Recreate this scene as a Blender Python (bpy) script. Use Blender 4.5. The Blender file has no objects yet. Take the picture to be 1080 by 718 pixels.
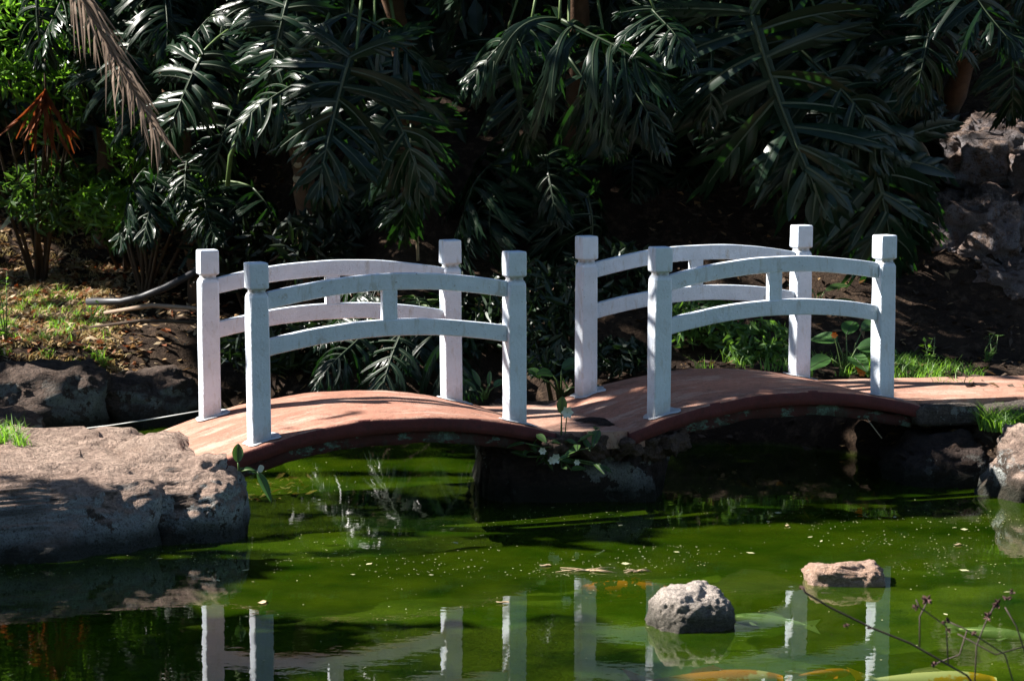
import bpy, math, random
import numpy as np
from mathutils import Vector, Matrix, noise
R = math.radians
S = bpy.context.scene
COL = S.collection
rnd = random.Random(7)

# ------------------------------------------------------------ camera, sky, sun, exposure
CAM_H, PITCH, FPX = 2.2965, 0.1139, 2517.6
cam = bpy.data.cameras.new('camera'); cam_o = bpy.data.objects.new('camera', cam); COL.objects.link(cam_o)
cam_o.location = (0, 0, CAM_H); cam_o.rotation_euler = (math.pi/2 - PITCH, 0, 0)
cam.sensor_width = 36; cam.lens = FPX/1080*36; cam.clip_end = 800; cam.clip_start = .1
cam.dof.use_dof = True; cam.dof.focus_distance = 12.6; cam.dof.aperture_fstop = 7.1
S.camera = cam_o
SUN_EL = R(41); SH = Vector((.995, -.098, 0)).normalized()            # heading of the shadows on the ground
SUN = Vector((-SH.x*math.cos(SUN_EL), -SH.y*math.cos(SUN_EL), math.sin(SUN_EL)))   # towards the sun
W = bpy.data.worlds.new('World'); S.world = W; W.use_nodes = True
wn = W.node_tree.nodes; wl = W.node_tree.links
sky = wn.new('ShaderNodeTexSky'); sky.sky_type = 'NISHITA'; sky.sun_disc = False
sky.sun_elevation = SUN_EL; sky.sun_rotation = math.atan2(SUN.x, SUN.y); sky.air_density = 1.0; sky.dust_density = .1; sky.ozone_density = 3.0
wl.new(sky.outputs[0], wn['Background'].inputs[0]); wn['Background'].inputs[1].default_value = .058
sl = bpy.data.lights.new('sun', 'SUN'); sl.energy = 5.0; sl.angle = R(.5); sl.color = (1, .95, .88)
so = bpy.data.objects.new('sun', sl); COL.objects.link(so); so.location = (-12, 3, 14)
so.rotation_euler = (-SUN).to_track_quat('-Z', 'Y').to_euler()
S.view_settings.view_transform = 'Standard'; S.view_settings.look = 'None'
S.view_settings.exposure = 1.62; S.view_settings.gamma = 1
S.cycles.use_denoising = True; S.cycles.max_bounces = 6; S.cycles.diffuse_bounces = 3
S.cycles.transparent_max_bounces = 8; S.cycles.caustics_reflective = False; S.cycles.caustics_refractive = False

# ------------------------------------------------------------ helpers
CP, SP = math.cos(PITCH), math.sin(PITCH)
def ray(px, py):
    a = (px-540)/FPX; b = (359-py)/FPX
    return Vector((a, CP + b*SP, -SP + b*CP))
def at(px, py, Y):
    r = ray(px, py); t = Y/r.y
    return Vector((r.x*t, Y, CAM_H + r.z*t))
def atz(px, py, z=0):
    r = ray(px, py); t = (z-CAM_H)/r.z
    return Vector((r.x*t, r.y*t, z))
def tag(o, label=None, cat=None, group=None, kind=None):
    for k, v in (('label', label), ('category', cat), ('group', group), ('kind', kind)):
        if v: o[k] = v
    return o
def empty(name, loc=(0, 0, 0), label=None, cat=None, group=None):
    o = bpy.data.objects.new(name, None); COL.objects.link(o); o.location = loc; o.empty_display_size = .1
    return tag(o, label, cat, group)
class MB:
    def __init__(s): s.v = []; s.f = []; s.m = []
    def add(s, vs, fs, m=0):
        b = len(s.v); s.v += [tuple(v) for v in vs]; s.f += [tuple(i+b for i in f) for f in fs]; s.m += [m]*len(fs)
    def tube(s, pts, rad, n=6, m=0, cap=True):
        pts = [Vector(p) for p in pts]; b = []; fs = []
        up = Vector((0, 0, 1)); prev = None
        for i, p in enumerate(pts):
            t = (pts[min(i+1, len(pts)-1)] - pts[max(i-1, 0)])
            t = t.normalized() if t.length > 1e-9 else Vector((0, 0, 1))
            if prev is None:
                prev = t.orthogonal().normalized()
            a = (prev - t*prev.dot(t)); a = a.normalized() if a.length > 1e-6 else t.orthogonal().normalized(); prev = a
            c = t.cross(a); r = rad[i] if hasattr(rad, '__len__') else rad
            for k in range(n):
                an = 2*math.pi*k/n; b.append(p + (a*math.cos(an) + c*math.sin(an))*r)
        for i in range(len(pts)-1):
            for k in range(n):
                k2 = (k+1) % n; fs.append((i*n+k, i*n+k2, (i+1)*n+k2, (i+1)*n+k))
        if cap:
            fs.append(tuple(range(n))[::-1]); fs.append(tuple((len(pts)-1)*n+k for k in range(n)))
        s.add(b, fs, m)
    def mesh(s, name, mats, smooth=True):
        me = bpy.data.meshes.new(name); me.from_pydata(s.v, [], s.f)
        for m in (mats if isinstance(mats, (list, tuple)) else [mats]): me.materials.append(m)
        me.polygons.foreach_set('material_index', s.m)
        me.polygons.foreach_set('use_smooth', [smooth]*len(s.f)); me.update()
        return me
    def build(s, name, mats, parent=None, smooth=True, loc=None):
        o = bpy.data.objects.new(name, s.mesh(name, mats, smooth)); COL.objects.link(o)
        if parent: o.parent = parent
        if loc is not None: o.location = loc
        return o
def npmesh(name, V, F, mat, smooth=False, mi=None):
    me = bpy.data.meshes.new(name); n = F.shape[1]
    me.vertices.add(len(V)); me.vertices.foreach_set('co', np.asarray(V, 'f').ravel())
    me.loops.add(F.size); me.loops.foreach_set('vertex_index', F.astype('i').ravel())
    me.polygons.add(len(F)); me.polygons.foreach_set('loop_start', np.arange(0, F.size, n, dtype='i'))
    me.polygons.foreach_set('loop_total', np.full(len(F), n, 'i'))
    for m in (mat if isinstance(mat, (list, tuple)) else [mat]): me.materials.append(m)
    if mi is not None: me.polygons.foreach_set('material_index', mi.astype('i'))
    me.polygons.foreach_set('use_smooth', [smooth]*len(F)); me.update(calc_edges=True)
    return me
def link(name, me, parent=None, loc=None):
    o = bpy.data.objects.new(name, me); COL.objects.link(o)
    if parent: o.parent = parent
    if loc is not None: o.location = loc
    return o
def fbm(p, o=4, h=.9):
    return noise.fractal(Vector(p), h, 2.0, o, noise_basis='PERLIN_ORIGINAL')
def edge_bevel(o, w, seg=2):
    b = o.modifiers.new('bevel', 'BEVEL'); b.width = w; b.segments = seg; b.limit_method = 'ANGLE'; b.angle_limit = R(40)

# ------------------------------------------------------------ materials
class NT:
    def __init__(s, name):
        s.m = bpy.data.materials.new(name); s.m.use_nodes = True; s.t = s.m.node_tree
        s.b = s.t.nodes['Principled BSDF']; s.out = s.t.nodes['Material Output']
        s.tc = s.t.nodes.new('ShaderNodeTexCoord')
    def n(s, typ, **kw):
        x = s.t.nodes.new(typ)
        for k, v in kw.items():
            if k[0] == 'i' and k[1:].isdigit(): x.inputs[int(k[1:])].default_value = v
            else: setattr(x, k, v)
        return x
    def l(s, a, b): s.t.links.new(a, b)
    def noise(s, scale, detail=5, rough=.55, co=None, dist=0, sc=None):
        x = s.n('ShaderNodeTexNoise'); x.inputs['Scale'].default_value = scale; x.inputs['Detail'].default_value = detail
        x.inputs['Roughness'].default_value = rough; x.inputs['Distortion'].default_value = dist
        src = co or s.tc.outputs['Object']
        if sc:
            mp = s.n('ShaderNodeMapping'); mp.inputs['Scale'].default_value = sc; s.l(src, mp.inputs[0]); src = mp.outputs[0]
        s.l(src, x.inputs[0]); return x.outputs[0]
    def voro(s, scale, feature='F1', out=0):
        x = s.n('ShaderNodeTexVoronoi', feature=feature); x.inputs['Scale'].default_value = scale
        s.l(s.tc.outputs['Object'], x.inputs[0]); return x.outputs[out]
    def ramp(s, fac, stops, mode='LINEAR'):
        x = s.n('ShaderNodeValToRGB'); cr = x.color_ramp; cr.interpolation = mode
        while len(cr.elements) < len(stops): cr.elements.new(.5)
        for e, (p, c) in zip(cr.elements, stops):
            e.position = p; e.color = (*c, 1) if hasattr(c, '__len__') else (c, c, c, 1)
        s.l(fac, x.inputs[0]); return x.outputs[0]
    def mix(s, fac, a, b, mode='MIX'):
        x = s.n('ShaderNodeMix', data_type='RGBA', blend_type=mode)
        for sock, v in ((x.inputs[0], fac), (x.inputs[6], a), (x.inputs[7], b)):
            if hasattr(v, 'links'): s.l(v, sock)
            elif hasattr(v, '__len__'): sock.default_value = (*v, 1)
            else: sock.default_value = v
        return x.outputs[2]
    def math(s, op, a, b=0.0):
        x = s.n('ShaderNodeMath', operation=op)
        for sock, v in ((x.inputs[0], a), (x.inputs[1], b)):
            if hasattr(v, 'links'): s.l(v, sock)
            else: sock.default_value = v
        return x.outputs[0]
    def set(s, col=None, rough=None, spec=None):
        for nm, v in (('Base Color', col), ('Roughness', rough), ('Specular IOR Level', spec)):
            if v is None: continue
            if hasattr(v, 'links'): s.l(v, s.b.inputs[nm])
            else: s.b.inputs[nm].default_value = (*v, 1) if hasattr(v, '__len__') else v
    def bump(s, h, strength=.5, dist=.02):
        x = s.n('ShaderNodeBump'); x.inputs['Strength'].default_value = strength; x.inputs['Distance'].default_value = dist
        s.l(h, x.inputs['Height']); s.l(x.outputs[0], s.b.inputs['Normal']); return x.outputs[0]

def m_paint():
    t = NT('white_paint'); n1 = t.noise(7, 6, .65); n2 = t.noise(60, 4, .7); n3 = t.noise(28, 3, .6, sc=(1, 1, .25))
    c = t.mix(t.ramp(n1, [(.35, 0), (.72, 1)]), (.73, .79, .87), (.60, .655, .72))
    c = t.mix(t.ramp(n3, [(.58, 0), (.72, .75)]), c, (.50, .50, .48))
    c = t.mix(t.ramp(n2, [(.645, 0), (.69, .8)]), c, (.22, .19, .16))
    n4 = t.noise(16, 5, .7); c = t.mix(t.ramp(n4, [(.62, 0), (.70, .5)]), c, (.40, .35, .28))
    sx = t.n('ShaderNodeSeparateXYZ'); t.l(t.tc.outputs['Object'], sx.inputs[0])
    foot = t.ramp(t.math('ADD', sx.outputs[2], t.math('MULTIPLY', t.noise(30, 5, .7), .16)), [(.07, 1), (.17, 0)])
    c = t.mix(t.math('MULTIPLY', foot, .6), c, (.30, .25, .20))                      # splashed dirt at the post feet
    neck = t.ramp(t.math('ABSOLUTE', t.math('SUBTRACT', sx.outputs[2], .757)), [(.004, 1), (.022, 0)])
    c = t.mix(t.math('MULTIPLY', neck, t.ramp(t.noise(40, 4, .7), [(.4, .2), (.6, .8)])), c, (.28, .25, .21))
    c = t.mix(t.ramp(t.noise(9, 7, .75, sc=(1, 1, .35)), [(.60, 0), (.66, .5)]), c, (.40, .37, .31))
    t.set(c, .62, .35); t.bump(t.math('ADD', n1, t.math('MULTIPLY', n2, .7)), .8, .008); return t.m
def m_red(name, a, b, dirt, teal=False, worn=True):
    t = NT(name); n1 = t.noise(3.2, 7, .6); n2 = t.noise(30, 5, .7); n3 = t.noise(90, 3, .6)
    c = t.mix(t.ramp(n1, [(.3, 0), (.7, 1)]), a, b)
    c = t.mix(t.ramp(n2, [(.45, 0), (.75, .8)]), c, dirt)
    if worn:
        c = t.mix(t.ramp(t.noise(11, 6, .7), [(.62, 0), (.70, .55)]), c, (.5, .38, .33))
        c = t.mix(t.ramp(t.noise(5, 6, .7), [(.56, 0), (.66, .65)]), c, (.17, .085, .06))
        c = t.mix(t.ramp(t.noise(2.2, 8, .75, sc=(1, 3, 1)), [(.50, 0), (.62, .7)]), c, (.46, .33, .26))
        c = t.mix(t.ramp(t.noise(1.1, 9, .8), [(.485, 0), (.497, .5), (.509, 0)]), c, (.12, .07, .05))
        c = t.mix(t.ramp(t.noise(75, 3, .7), [(.62, 0), (.67, .8)]), c, (.07, .045, .03))
    if teal: c = t.mix(t.ramp(t.noise(5.5, 6, .7, sc=(1, 1, 2.5)), [(.55, 0), (.575, .9)]), c, t.mix(t.ramp(n3, [(.4, 0), (.6, 1)]), (.13, .22, .185), (.07, .10, .08)))
    if teal: c = t.mix(t.ramp(t.noise(9, 6, .7, sc=(1, 1, .5)), [(.54, 0), (.6, .8)]), c, (.05, .045, .04))
    t.set(c, .8, .3); t.bump(t.math('ADD', n2, n3), .45, .008); return t.m
def m_rock(name, a, b, lichen=.5, lc=(.42, .42, .38), dark=(.04, .032, .028), sc=1.0, wetk=.9, sided=None):
    t = NT(name); n1 = t.noise(3.5*sc, 8, .65); n2 = t.noise(14*sc, 8, .7); n3 = t.noise(60*sc, 5, .7)
    c = t.mix(t.ramp(n1, [(.32, 0), (.68, 1)]), a, b)
    c = t.mix(t.ramp(n2, [(.28, 1), (.42, 0)]), c, dark)
    c = t.mix(t.ramp(t.noise(22*sc, 7, .75, sc=(.6, 1, 1.6), dist=.6), [(.44, .62), (.58, 0)]), c, tuple(x*.38 for x in b))
    if lichen:
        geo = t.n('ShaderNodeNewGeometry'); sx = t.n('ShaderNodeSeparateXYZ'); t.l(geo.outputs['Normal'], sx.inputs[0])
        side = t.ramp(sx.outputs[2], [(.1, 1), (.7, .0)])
        if sided: c = t.mix(t.math('MULTIPLY', t.ramp(sx.outputs[2], [(.25, 1), (.6, .0)]), t.ramp(n2, [(.3, 1), (.8, .6)])), c, sided)  # steep faces darkened by normal: shade painted into the colour, with dark algae
        li = t.ramp(t.noise(3.6*sc, 8, .72), [(.60-.12*lichen, 0), (.60-.10*lichen, 1)])
        c = t.mix(t.math('MULTIPLY', li, side), c, t.mix(t.ramp(n3, [(.46, 0), (.66, 1)]), lc, (.12, .125, .115)))
    c = t.mix(t.ramp(n3, [(.36, .7), (.5, 0)]), c, dark)
    mz = t.n('ShaderNodeSeparateXYZ'); g2 = t.n('ShaderNodeNewGeometry'); t.l(g2.outputs['Position'], mz.inputs[0])
    wet = t.ramp(t.math('ADD', mz.outputs[2], t.math('MULTIPLY', n2, -.10)), [(.0, 1), (.09, 0)])   # wet band at the waterline
    c = t.mix(t.math('MULTIPLY', wet, wetk), c, (.02, .022, .012))
    t.set(c, .88, .25); t.bump(t.math('ADD', t.math('MULTIPLY', n2, 2.2), n3), 1.0, .045/sc); return t.m
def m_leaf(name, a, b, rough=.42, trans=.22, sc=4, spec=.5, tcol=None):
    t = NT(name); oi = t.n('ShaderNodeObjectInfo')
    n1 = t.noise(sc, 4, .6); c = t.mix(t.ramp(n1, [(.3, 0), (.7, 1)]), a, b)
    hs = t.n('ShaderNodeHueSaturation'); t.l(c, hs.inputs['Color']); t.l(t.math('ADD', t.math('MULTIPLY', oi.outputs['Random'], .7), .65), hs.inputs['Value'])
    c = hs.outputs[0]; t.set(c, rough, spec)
    if trans:
        tr = t.n('ShaderNodeBsdfTranslucent'); tc = tcol or tuple(min(1, x*y) for x, y in zip(b, (2.6, 2.8, 1.2))); tr.inputs[0].default_value = (*tc, 1)
        ms = t.n('ShaderNodeMixShader'); ms.inputs[0].default_value = trans
        t.l(t.b.outputs[0], ms.inputs[1]); t.l(tr.outputs[0], ms.inputs[2]); t.l(ms.outputs[0], t.out.inputs[0])
    return t.m
def m_plain(name, a, b, rough=.7, sc=8, bump=.3, spec=.4):
    t = NT(name); n1 = t.noise(sc, 6, .65); t.set(t.mix(t.ramp(n1, [(.3, 0), (.7, 1)]), a, b), rough, spec); t.bump(n1, bump, .01); return t.m
def m_soil():
    t = NT('soil'); n1 = t.noise(1.3, 7, .65); n2 = t.noise(12, 8, .7); v = t.noise(40, 5, .7)
    c = t.mix(t.ramp(n1, [(.35, 0), (.65, 1)]), (.022, .014, .010), (.045, .029, .019))
    c = t.mix(t.ramp(n2, [(.5, 0), (.7, .8)]), c, (.13, .085, .055)); c = t.mix(t.ramp(v, [(.3, .7), (.45, 0)]), c, (.02, .014, .01))
    sx = t.n('ShaderNodeSeparateXYZ'); t.l(t.tc.outputs['Object'], sx.inputs[0])
    zf = t.math('ADD', sx.outputs[2], t.math('MULTIPLY', n1, .06)); ab = t.noise(1.7, 7, .65)
    c = t.mix(t.ramp(zf, [(.0, 1), (.06, 0)]), c, t.mix(t.ramp(ab, [(.38, 0), (.62, 1)]), (.006, .03, .001), (.09, .13, .008)))
    t.set(c, .95, .15); t.bump(t.math('ADD', n2, v), .8, .04); return t.m
def m_water():
    t = NT('pond_water'); t.t.nodes.remove(t.b)
    n1 = t.noise(4, 2, .5, sc=(.8, 1.3, 1)); n2 = t.noise(17, 2, .5, sc=(.8, 1.3, 1)); n3 = t.noise(.8, 6, .6); n4 = t.noise(2.6, 6, .6)
    bp = t.n('ShaderNodeBump'); bp.inputs['Strength'].default_value = .035; bp.inputs['Distance'].default_value = .02
    t.l(t.math('ADD', n1, t.math('MULTIPLY', n2, .28)), bp.inputs['Height'])
    gl = t.n('ShaderNodeBsdfGlossy'); gl.inputs['Roughness'].default_value = .012; t.l(bp.outputs[0], gl.inputs['Normal'])
    df = t.n('ShaderNodeBsdfDiffuse')
    t.l(t.mix(t.ramp(n4, [(.3, 0), (.72, 1)]), t.mix(t.ramp(n3, [(.35, 0), (.65, 1)]), (.005, .026, .0005), (.022, .072, .0012)), (.062, .105, .003)), df.inputs[0])
    tr = t.n('ShaderNodeBsdfTransparent'); tr.inputs[0].default_value = (.82, .90, .60, 1)
    ms = t.n('ShaderNodeMixShader'); ms.inputs[0].default_value = .40; t.l(tr.outputs[0], ms.inputs[1]); t.l(df.outputs[0], ms.inputs[2])
    ge = t.n('ShaderNodeNewGeometry'); dp = t.n('ShaderNodeVectorMath', operation='DOT_PRODUCT'); t.l(bp.outputs[0], dp.inputs[0]); t.l(ge.outputs['Incoming'], dp.inputs[1])
    co = t.math('SUBTRACT', 1.0, t.math('ABSOLUTE', dp.outputs['Value'])); fr = t.math('ADD', .02, t.math('MULTIPLY', .98, t.math('POWER', co, 5.0)))
    m2 = t.n('ShaderNodeMixShader'); t.l(fr, m2.inputs[0]); t.l(ms.outputs[0], m2.inputs[1]); t.l(gl.outputs[0], m2.inputs[2])
    t.l(m2.outputs[0], t.out.inputs[0]); return t.m
def m_koi(name, base, patch, th=.5, sc=9):
    t = NT(name); c = t.mix(t.ramp(t.noise(sc, 3, .6), [(th-.02, 0), (th+.02, 1)]), base, patch); t.set(c, .3, .5); return t.m
M = dict(
    paint=m_paint(),
    deck=m_red('worn_red_deck', (.40, .185, .128), (.30, .135, .09), (.20, .11, .075)),
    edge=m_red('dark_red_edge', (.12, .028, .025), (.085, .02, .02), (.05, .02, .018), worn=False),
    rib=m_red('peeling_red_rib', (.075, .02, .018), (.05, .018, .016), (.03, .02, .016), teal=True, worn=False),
    pave=m_red('red_paving', (.44, .25, .18), (.33, .17, .12), (.22, .12, .08)),
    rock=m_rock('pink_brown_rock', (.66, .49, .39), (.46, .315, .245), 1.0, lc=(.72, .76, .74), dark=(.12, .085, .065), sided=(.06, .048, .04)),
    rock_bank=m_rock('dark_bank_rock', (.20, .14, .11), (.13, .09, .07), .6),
    rock_grey=m_rock('grey_stone', (.76, .65, .57), (.62, .53, .46), 0, sc=3, wetk=.8, dark=(.14, .12, .10)),
    rock_flat=m_rock('salmon_stone', (.78, .56, .45), (.70, .46, .33), 0, dark=(.28, .13, .07), sc=3, wetk=.2),
    rock_wall=m_rock('mauve_wall_rock', (.46, .34, .28), (.16, .115, .10), 1.1, lc=(.38, .34, .36), sc=1.4),
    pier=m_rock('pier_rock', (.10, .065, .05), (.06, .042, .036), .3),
    algae_rock=m_rock('algae_stone', (.30, .20, .03), (.16, .15, .02), 0, sc=3),
    pier_top=m_rock('pier_crust', (.22, .14, .105), (.12, .08, .06), 0, sc=3),
    kerb=m_rock('kerb_stone', (.20, .165, .14), (.12, .10, .085), .3, sc=2),
    soil=m_soil(), water=m_water(),
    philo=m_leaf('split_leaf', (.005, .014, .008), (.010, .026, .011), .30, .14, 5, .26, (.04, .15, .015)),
    vein=m_plain('leaf_vein', (.035, .055, .028), (.05, .07, .035), .5, 10, 0),
    broad=m_leaf('broad_leaf', (.03, .08, .02), (.05, .11, .03), .35, .25, 8),
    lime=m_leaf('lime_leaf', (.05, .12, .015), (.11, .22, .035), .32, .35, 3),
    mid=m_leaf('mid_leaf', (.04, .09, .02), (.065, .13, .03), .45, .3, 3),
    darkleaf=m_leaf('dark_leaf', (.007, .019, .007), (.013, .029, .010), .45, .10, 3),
    grass=m_leaf('grass_blade', (.09, .19, .03), (.14, .26, .04), .5, .35, 2),
    dry=m_leaf('dry_leaf', (.36, .22, .11), (.48, .32, .16), .7, .25, 30, .25, (.3, .16, .06)),
    dry2=m_leaf('pale_dry_leaf', (.58, .46, .30), (.42, .29, .17), .7, .2, 30, .25, (.3, .2, .1)),
    straw=m_leaf('straw', (.50, .38, .20), (.42, .34, .15), .7, .3, 6, .25, (.4, .3, .1)),
    rust=m_leaf('rust_leaf', (.15, .045, .018), (.24, .085, .035), .7, .25, 10, .2, (.35, .08, .02)),
    frond=m_leaf('dead_frond', (.22, .155, .115), (.30, .22, .16), .7, .15, 10, .25, (.2, .12, .07)),
    stem=m_plain('green_stem', (.07, .12, .03), (.10, .15, .045), .5, 10, .1),
    bark=m_plain('bark', (.10, .07, .05), (.05, .035, .025), .9, 9, .8, .2),
    scarbark=m_plain('scarred_bark', (.13, .075, .045), (.075, .045, .03), .85, 14, .8, .2),
    scar=m_plain('pale_scar', (.42, .36, .27), (.32, .25, .17), .8, 30, .4, .2),
    pipe=m_plain('black_pipe', (.03, .03, .035), (.045, .045, .05), .45, 10, .1),
    cable=m_plain('pale_cable', (.5, .5, .48), (.4, .4, .38), .6, 10, 0),
    twig=m_plain('twig', (.05, .035, .035), (.08, .05, .045), .8, 20, .2),
    pod=m_plain('seed_head', (.07, .035, .04), (.12, .06, .05), .9, 30, .5),
    petal=m_plain('white_petal', (.75, .72, .62), (.65, .62, .5), .5, 10, .1),
    orange=m_plain('orange_petal', (.8, .25, .02), (.7, .16, .02), .5, 10, .1),
    speck=m_plain('floating_bits', (.45, .42, .25), (.30, .30, .14), .8, 50, 0),
    koi_ob=m_koi('koi_orange_black', (.55, .13, .02), (.02, .02, .015), .5, 22),
    koi_o=m_koi('koi_orange', (.65, .19, .03), (.75, .55, .4), .62, 9),
    koi_w=m_koi('koi_white_yellow', (.8, .72, .58), (.75, .35, .03), .56, 8),
    koi_p=m_koi('koi_pale', (.22, .30, .20), (.15, .22, .15), .55, 8),
)

# ------------------------------------------------------------ ground, pond
POND = [(-5.0, 6.4), (5.5, 6.4), (6.5, 9), (5.2, 11.8), (4.0, 12.3), (3.0, 12.75), (2.5, 13.05), (2.3, 13.45), (2.05, 14.1), (1.6, 14.45), (.9, 14.45),
        (.35, 15.0), (-.4, 15.35), (-1.3, 15.5), (-1.9, 15.95), (-2.6, 15.75), (-3.3, 15.45), (-4.5, 15.3), (-5.2, 14.4), (-4.4, 12.9), (-3.0, 12.62),
        (-2.1, 12.50), (-1.80, 12.4), (-1.55, 12.1), (-1.6, 11.75), (-2.1, 11.5), (-3, 11.35), (-4.2, 11.1), (-6, 10)]
PA = np.array(POND)
def pond_sd(x, y):
    """signed distance to the shoreline, negative in the pond"""
    x = np.asarray(x, float); y = np.asarray(y, float); d = np.full(x.shape, 1e9); ins = np.zeros(x.shape, bool)
    for i in range(len(PA)):
        ax, ay = PA[i-1]; bx, by = PA[i]; ex, ey = bx-ax, by-ay
        t = np.clip(((x-ax)*ex + (y-ay)*ey)/(ex*ex+ey*ey), 0, 1)
        d = np.minimum(d, np.hypot(x-ax-t*ex, y-ay-t*ey))
        c = (ay > y) != (by > y)
        with np.errstate(all='ignore'): ins ^= c & (x < ex*(y-ay)/(ey if ey else 1e-9) + ax)
    return np.where(ins, -d, d)
def sstep(a, b, x):
    t = np.clip((x-a)/(b-a), 0, 1); return t*t*(3-2*t)
def gheight(x, y):
    x = np.asarray(x, float); y = np.asarray(y, float); sd = pond_sd(x, y)
    z = -.34 + .56*sstep(-.20, .10, sd) + .19*sstep(.05, .45, sd)
    w = sstep(-2.6, -.6, x)
    y0 = 18.9*(1-w) + 15.3*w; sl = .9*(1-w) + .72*w
    z = z + np.where(sd > 0, (.10*np.clip(y-15.6, 0, 3.4)*(1-w) + np.clip(y-y0, 0, 4.0)*sl + .06*np.clip(y-y0-4.0, 0, 60)), 0)
    z = z - np.where((sd > 0) & (x < -1.6) & (y > 10.8) & (y < 12.95), .09*sstep(0, .25, sd), 0)
    z = z + np.where(y < 6.4, .30*sstep(6.4, 3, y), 0)
    return z
xs = np.concatenate([-np.geomspace(6.2, 160, 26)[::-1], np.arange(-6, 6.01, .075), np.geomspace(6.2, 160, 26)])
ys = np.concatenate([-np.geomspace(.5, 60, 18)[::-1], np.arange(0, 8, .4), np.arange(8, 21, .075), np.geomspace(21.1, 200, 34)])
GX, GY = np.meshgrid(xs, ys); GZ = gheight(GX, GY)
for j in range(GX.shape[0]):
    for i in range(GX.shape[1]):
        x, y = GX[j, i], GY[j, i]
        if abs(x) < 7 and 7 < y < 22:
            a = .05 if GZ[j, i] > .1 else .02
            GZ[j, i] += a*fbm((x*1.6, y*1.6, 3)) + a*.6*fbm((x*6, y*6, 9), 3)
nx, ny = len(xs), len(ys)
idx = np.arange(nx*ny).reshape(ny, nx)
F = np.stack([idx[:-1, :-1], idx[:-1, 1:], idx[1:, 1:], idx[1:, :-1]], -1).reshape(-1, 4)
g = link('ground', npmesh('ground', np.stack([GX, GY, GZ], -1).reshape(-1, 3), F, M['soil'], True)); tag(g, kind='structure')
wb = MB(); wb.add([(-7.5, 6, 0), (7.5, 6, 0), (7.5, 16.6, 0), (-7.5, 16.6, 0)], [(0, 1, 2, 3)])
tag(wb.build('water', M['water'], smooth=False), kind='structure')
def gz(x, y): return float(gheight(np.array([x]), np.array([y]))[0])

# ------------------------------------------------------------ rocks
def ico(sub):
    import bmesh
    bm = bmesh.new(); bmesh.ops.create_icosphere(bm, subdivisions=sub, radius=1); V = np.array([v.co[:] for v in bm.verts]); F_ = np.array([[v.index for v in f.verts] for f in bm.faces]); bm.free(); return V, F_
ICO = {k: ico(k) for k in (4, 5, 6)}
def boulder(name, loc, size, seed, mat, rot=0, p=.62, amp=.16, freq=1.4, sub=5, label=None, cat='boulder', group=None, parent=None, shape=None, fine=.035, vc=1.0):
    V, F_ = ICO[sub]; V = np.sign(V)*np.abs(V)**p; V = V/np.abs(V).max(); out = []
    sm = max(size)
    for v in V:
        q = Vector((v[0]*size[0], v[1]*size[1], v[2]*size[2])); n = q.normalized(); k = q/sm
        d = amp*fbm(k*freq + Vector((seed*3.1, seed, 7)), 5, .8) + fine*noise.ridged_multi_fractal(k*5 + Vector((seed, 2, 5)), .9, 2.1, 4, 1, 2) - fine
        cr = noise.voronoi(k*freq*1.5 + Vector((seed, 5, 1)))[0]; d -= vc*.10*amp*max(0, 1-(cr[1]-cr[0])*9)*4*.5
        q = q + n*d*sm
        if shape: q = Vector(shape(q))
        out.append(q)
    o = link(name, npmesh(name, np.array([tuple(q) for q in out]), F_, mat, True), parent, loc); o.rotation_euler = (0, 0, rot)
    return tag(o, label, cat, group) if label else o
def slope_top(a, b, c):      # lower the top towards the pond
    return lambda q: (q.x, q.y, q.z*(1 + a*q.y + b*q.x) + c*0)
p = at(20, 540, 11.85)
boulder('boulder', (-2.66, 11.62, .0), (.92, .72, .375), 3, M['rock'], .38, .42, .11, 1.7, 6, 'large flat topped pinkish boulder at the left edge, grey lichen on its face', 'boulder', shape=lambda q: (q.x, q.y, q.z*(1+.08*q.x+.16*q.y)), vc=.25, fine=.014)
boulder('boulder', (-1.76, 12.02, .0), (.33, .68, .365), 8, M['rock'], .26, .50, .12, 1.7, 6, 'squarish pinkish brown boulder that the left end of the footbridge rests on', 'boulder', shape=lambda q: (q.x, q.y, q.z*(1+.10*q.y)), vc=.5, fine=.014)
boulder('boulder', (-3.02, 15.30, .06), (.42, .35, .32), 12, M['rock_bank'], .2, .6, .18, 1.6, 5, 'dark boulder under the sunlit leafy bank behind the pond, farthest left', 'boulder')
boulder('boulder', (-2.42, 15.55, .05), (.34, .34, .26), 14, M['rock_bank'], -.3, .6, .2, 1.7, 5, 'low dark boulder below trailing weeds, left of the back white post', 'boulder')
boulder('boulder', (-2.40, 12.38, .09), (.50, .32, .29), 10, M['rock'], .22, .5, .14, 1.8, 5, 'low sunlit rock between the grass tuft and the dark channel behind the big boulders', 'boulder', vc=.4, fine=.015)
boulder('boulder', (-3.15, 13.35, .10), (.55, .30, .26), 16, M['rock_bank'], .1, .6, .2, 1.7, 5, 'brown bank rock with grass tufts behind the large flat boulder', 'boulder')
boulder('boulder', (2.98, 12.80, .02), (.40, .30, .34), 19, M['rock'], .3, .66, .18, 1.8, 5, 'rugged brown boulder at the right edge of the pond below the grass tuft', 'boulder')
boulder('boulder', (2.42, 13.25, -.05), (.30, .30, .30), 22, M['pier'], .3, .6, .2, 1.8, 5, 'dark shaded rock under the right end of the footbridge path', 'boulder')
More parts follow.
